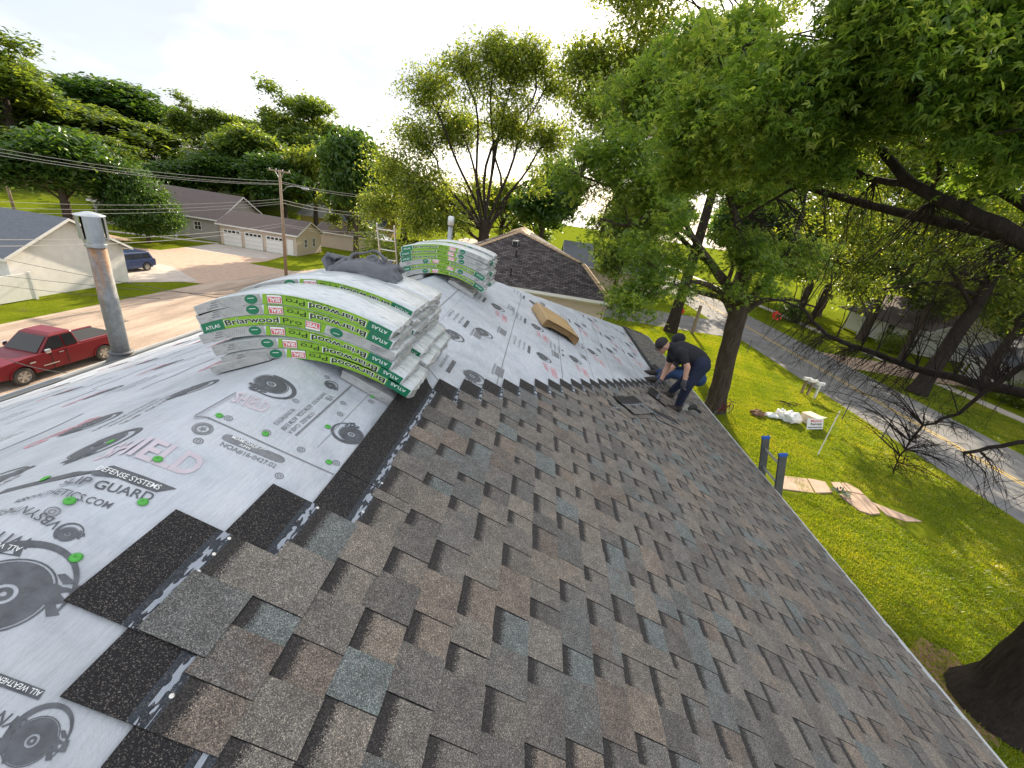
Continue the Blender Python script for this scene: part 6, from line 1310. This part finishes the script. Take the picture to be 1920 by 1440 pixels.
def worker():
    ft = rpt(3.93, 5.80); t = thing('person', 'worker in black shirt, dark jeans and grey gloves bending over the shingles', 'person', ft)
    q = lambda px, py, Y: at(px, py, Y)
    hip = q(1314, 682, 5.98); hipF = q(1309, 680, 6.20); hipN = q(1316, 686, 5.80); chest = q(1275, 660, 5.98); neck = q(1258, 650, 5.98); waist = q(1298, 668, 5.98)
    shN = q(1279, 662, 5.80); shF = q(1262, 657, 6.18); elN = q(1289, 688, 5.72); wrN = q(1284, 711, 5.70); hdN = q(1279, 726, 5.68)
    elF = q(1252, 688, 6.18); wrF = q(1240, 712, 6.10); hdF = q(1228, 722, 6.04); head = q(1242, 648, 5.98)
    knN = q(1290, 722, 5.72); anN = ft+np.array([.02, 0, .12]); toeN = ft+np.array([-.20, -.01, .035])
    ftF = rpt(4.02, 6.42); knF = q(1284, 712, 6.35); anF = ftF+np.array([.02, 0, .12]); toeF = ftF+np.array([-.20, 0, .035])
    S = [(hip*.6+waist*.4, waist, .165, .16, 0), (waist, chest, .16, .17, 0), (hip, hip*.7+waist*.3, .15, .15, 1), (chest, neck, .15, .075, 0), (shN, shF, .085, .085, 0), (hipN, hipF, .125, .125, 1),
         (shN, (shN*.45+elN*.55), .075, .062, 0), (shN*.45+elN*.55, elN, .046, .044, 2), (elN, wrN, .045, .031, 2), (shF, shF*.45+elF*.55, .075, .06, 0), (shF*.45+elF*.55, elF, .046, .044, 2), (elF, wrF, .045, .031, 2),
         (hipN, knN, .115, .078, 1), (knN, anN, .078, .056, 1), (hipF, knF, .115, .078, 1), (knF, anF, .078, .056, 1),
         (anN, ft+np.array([.03, 0, .05]), .055, .055, 4), (ft+np.array([.05, 0, .045]), toeN, .05, .042, 4), (anF, ftF+np.array([.03, 0, .05]), .055, .055, 4), (ftF+np.array([.05, 0, .045]), toeF, .05, .042, 4),
         (neck, head, .058, .06, 2)]
    hand(S, wrN, hdN, (0, 1, 0), 3); hand(S, wrF, hdF, (0, 1, 0), 3)
    fw = np.array([-.62, -.12, -.75]); fw /= np.linalg.norm(fw); upv = np.array([-.72, 0, .66]); upv -= fw*(upv@fw); upv /= np.linalg.norm(upv); sd = np.cross(fw, upv)
    B = [(head, (.082, .078, .10), 2), (head+upv*.035-fw*.01, (.085, .08, .085), 2)]
    S += [(head+fw*.045-upv*.05, head+fw*.06-upv*.085, .048, .034, 2), (head+fw*.083-upv*.0, head+fw*.105-upv*.028, .010, .013, 2)]      # jaw, nose
    for s in (-1, 1): S.append((head+sd*s*.082-upv*.02, head+sd*s*.084+upv*.02, .012, .012, 2))                              # ears
    body_mesh('body', S, B, .011, t, ['blackshirt', 'jeans', 'skin', 'glove', 'boot'])
    R = Matrix((tuple(fw), tuple(sd), tuple(upv))).transposed().to_4x4(); Mh = Matrix.Translation(Vector(head)-parent_loc(t)) @ R
    h = MB(); n = 18
    for (z, r) in (): pass
    V = []; F = []; k = 7
    for i in range(k+1):
        a = math.pi/2*i/k*1.12
        for j in range(n): b = 2*math.pi*j/n; V.append((.100*math.cos(b)*math.sin(a)-.012, .094*math.sin(b)*math.sin(a), .035+.088*math.cos(a)))
    F = [(i*n+j, (i+1)*n+j, (i+1)*n+(j+1) % n, i*n+(j+1) % n) for i in range(k) for j in range(n)]; h.add(V, F); h.build('hair', 'hair', t, M=Mh, smooth=True)
    g = MB(); g.tube([(.02, -.088, .012), (.09, -.06, .010), (.105, 0, .012), (.09, .06, .010), (.02, .088, .012)], .008, 6); g.build('glasses', 'black', t, M=Mh)
    MB().box((.075, -.034, -.052), (.094, .034, -.045)).build('mouth', 'skin2', t, M=Mh)
worker()
def worker2():
    ft = rpt(4.30, 6.95); t = thing('person', 'second worker in black cap and blue jeans crouching behind the first', 'person', ft)
    q = lambda px, py, Y: at(px, py, Y); Y0 = 7.0
    head = q(1274, 640, Y0); neck = q(1281, 652, Y0); chest = q(1291, 668, Y0); hip = q(1306, 706, Y0+.0)
    kn1 = q(1258, 700, 6.75); an1 = rpt(3.80, 6.72, .09); to1 = an1+np.array([-.2, -.02, -.03]); kn2 = q(1268, 694, 7.25); an2 = rpt(3.95, 7.25, .09); to2 = an2+np.array([-.2, 0, -.03])
    sh1 = q(1284, 668, 6.82); sh2 = q(1280, 662, 7.2); el1 = q(1264, 686, 6.74); wr1 = q(1247, 700, 6.70); el2 = q(1262, 682, 7.2); wr2 = q(1244, 696, 7.12)
    S = [(hip, chest, .16, .165, 0), (chest, neck, .14, .07, 0), (sh1, sh2, .085, .085, 0), (hip+np.array([0, -.13, 0]), hip+np.array([0, .13, 0]), .13, .13, 1),
         (hip+np.array([0, -.12, 0]), kn1, .115, .08, 1), (kn1, an1, .08, .056, 1), (hip+np.array([0, .12, 0]), kn2, .115, .08, 1), (kn2, an2, .08, .056, 1), (an1, to1, .055, .042, 4), (an2, to2, .055, .042, 4),
         (sh1, el1, .07, .045, 0), (el1, wr1, .045, .032, 2), (sh2, el2, .07, .045, 0), (el2, wr2, .045, .032, 2), (neck, head, .058, .06, 2)]
    hand(S, wr1, wr1+np.array([-.1, -.02, -.12]), (0, 1, 0), 3); hand(S, wr2, wr2+np.array([-.1, -.02, -.12]), (0, 1, 0), 3)
    fw = np.array([-.85, -.1, -.5]); fw /= np.linalg.norm(fw); upv = np.array([-.4, 0, .9]); upv -= fw*(upv@fw); upv /= np.linalg.norm(upv); sd = np.cross(fw, upv)
    S += [(head+fw*.045-upv*.05, head+fw*.06-upv*.085, .048, .034, 2), (head+fw*.083, head+fw*.105-upv*.028, .010, .013, 2)]
    body_mesh('body', S, [(head, (.085, .08, .10), 2)], .012, t, ['blackshirt', 'jeans2', 'skin', 'glove', 'boot'])
    R = Matrix((tuple(fw), tuple(sd), tuple(upv))).transposed().to_4x4(); Mh = Matrix.Translation(Vector(head)-parent_loc(t)) @ R
    c = MB(); c.lathe([(.108, .02), (.112, .05), (.10, .10), (.06, .13), (.005, .14)], 18); cp = c.build('cap', 'blackshirt', t, M=Mh, smooth=True)
    MB().prism([(.08, -.075, .022), (.16, -.05, .012), (.175, 0, .010), (.16, .05, .012), (.08, .075, .022)], (0, 0, 0), (0, 0, .008)).build('brim', 'blackshirt', cp)
worker2()
# nailer lying by the workers
nl = rpt(4.25, 6.15, .03); t = thing('nail_gun', 'black nail gun lying on the shingles behind the bending worker', 'nail gun', nl)
MB().tube([(0, 0, .05), (.16, .05, .05)], [.045, .04], 12).build('motor_housing', 'black', t); MB().tube([(.12, .04, .05), (.20, -.08, .03)], .022, 10).build('grip', 'black', t); MB().box((-.06, -.03, .0), (.02, .03, .1)).build('magazine', 'alu', t); MB().tube([(-.05, 0, .02), (-.12, -.02, .0)], .015, 8).build('nose', 'alu', t)
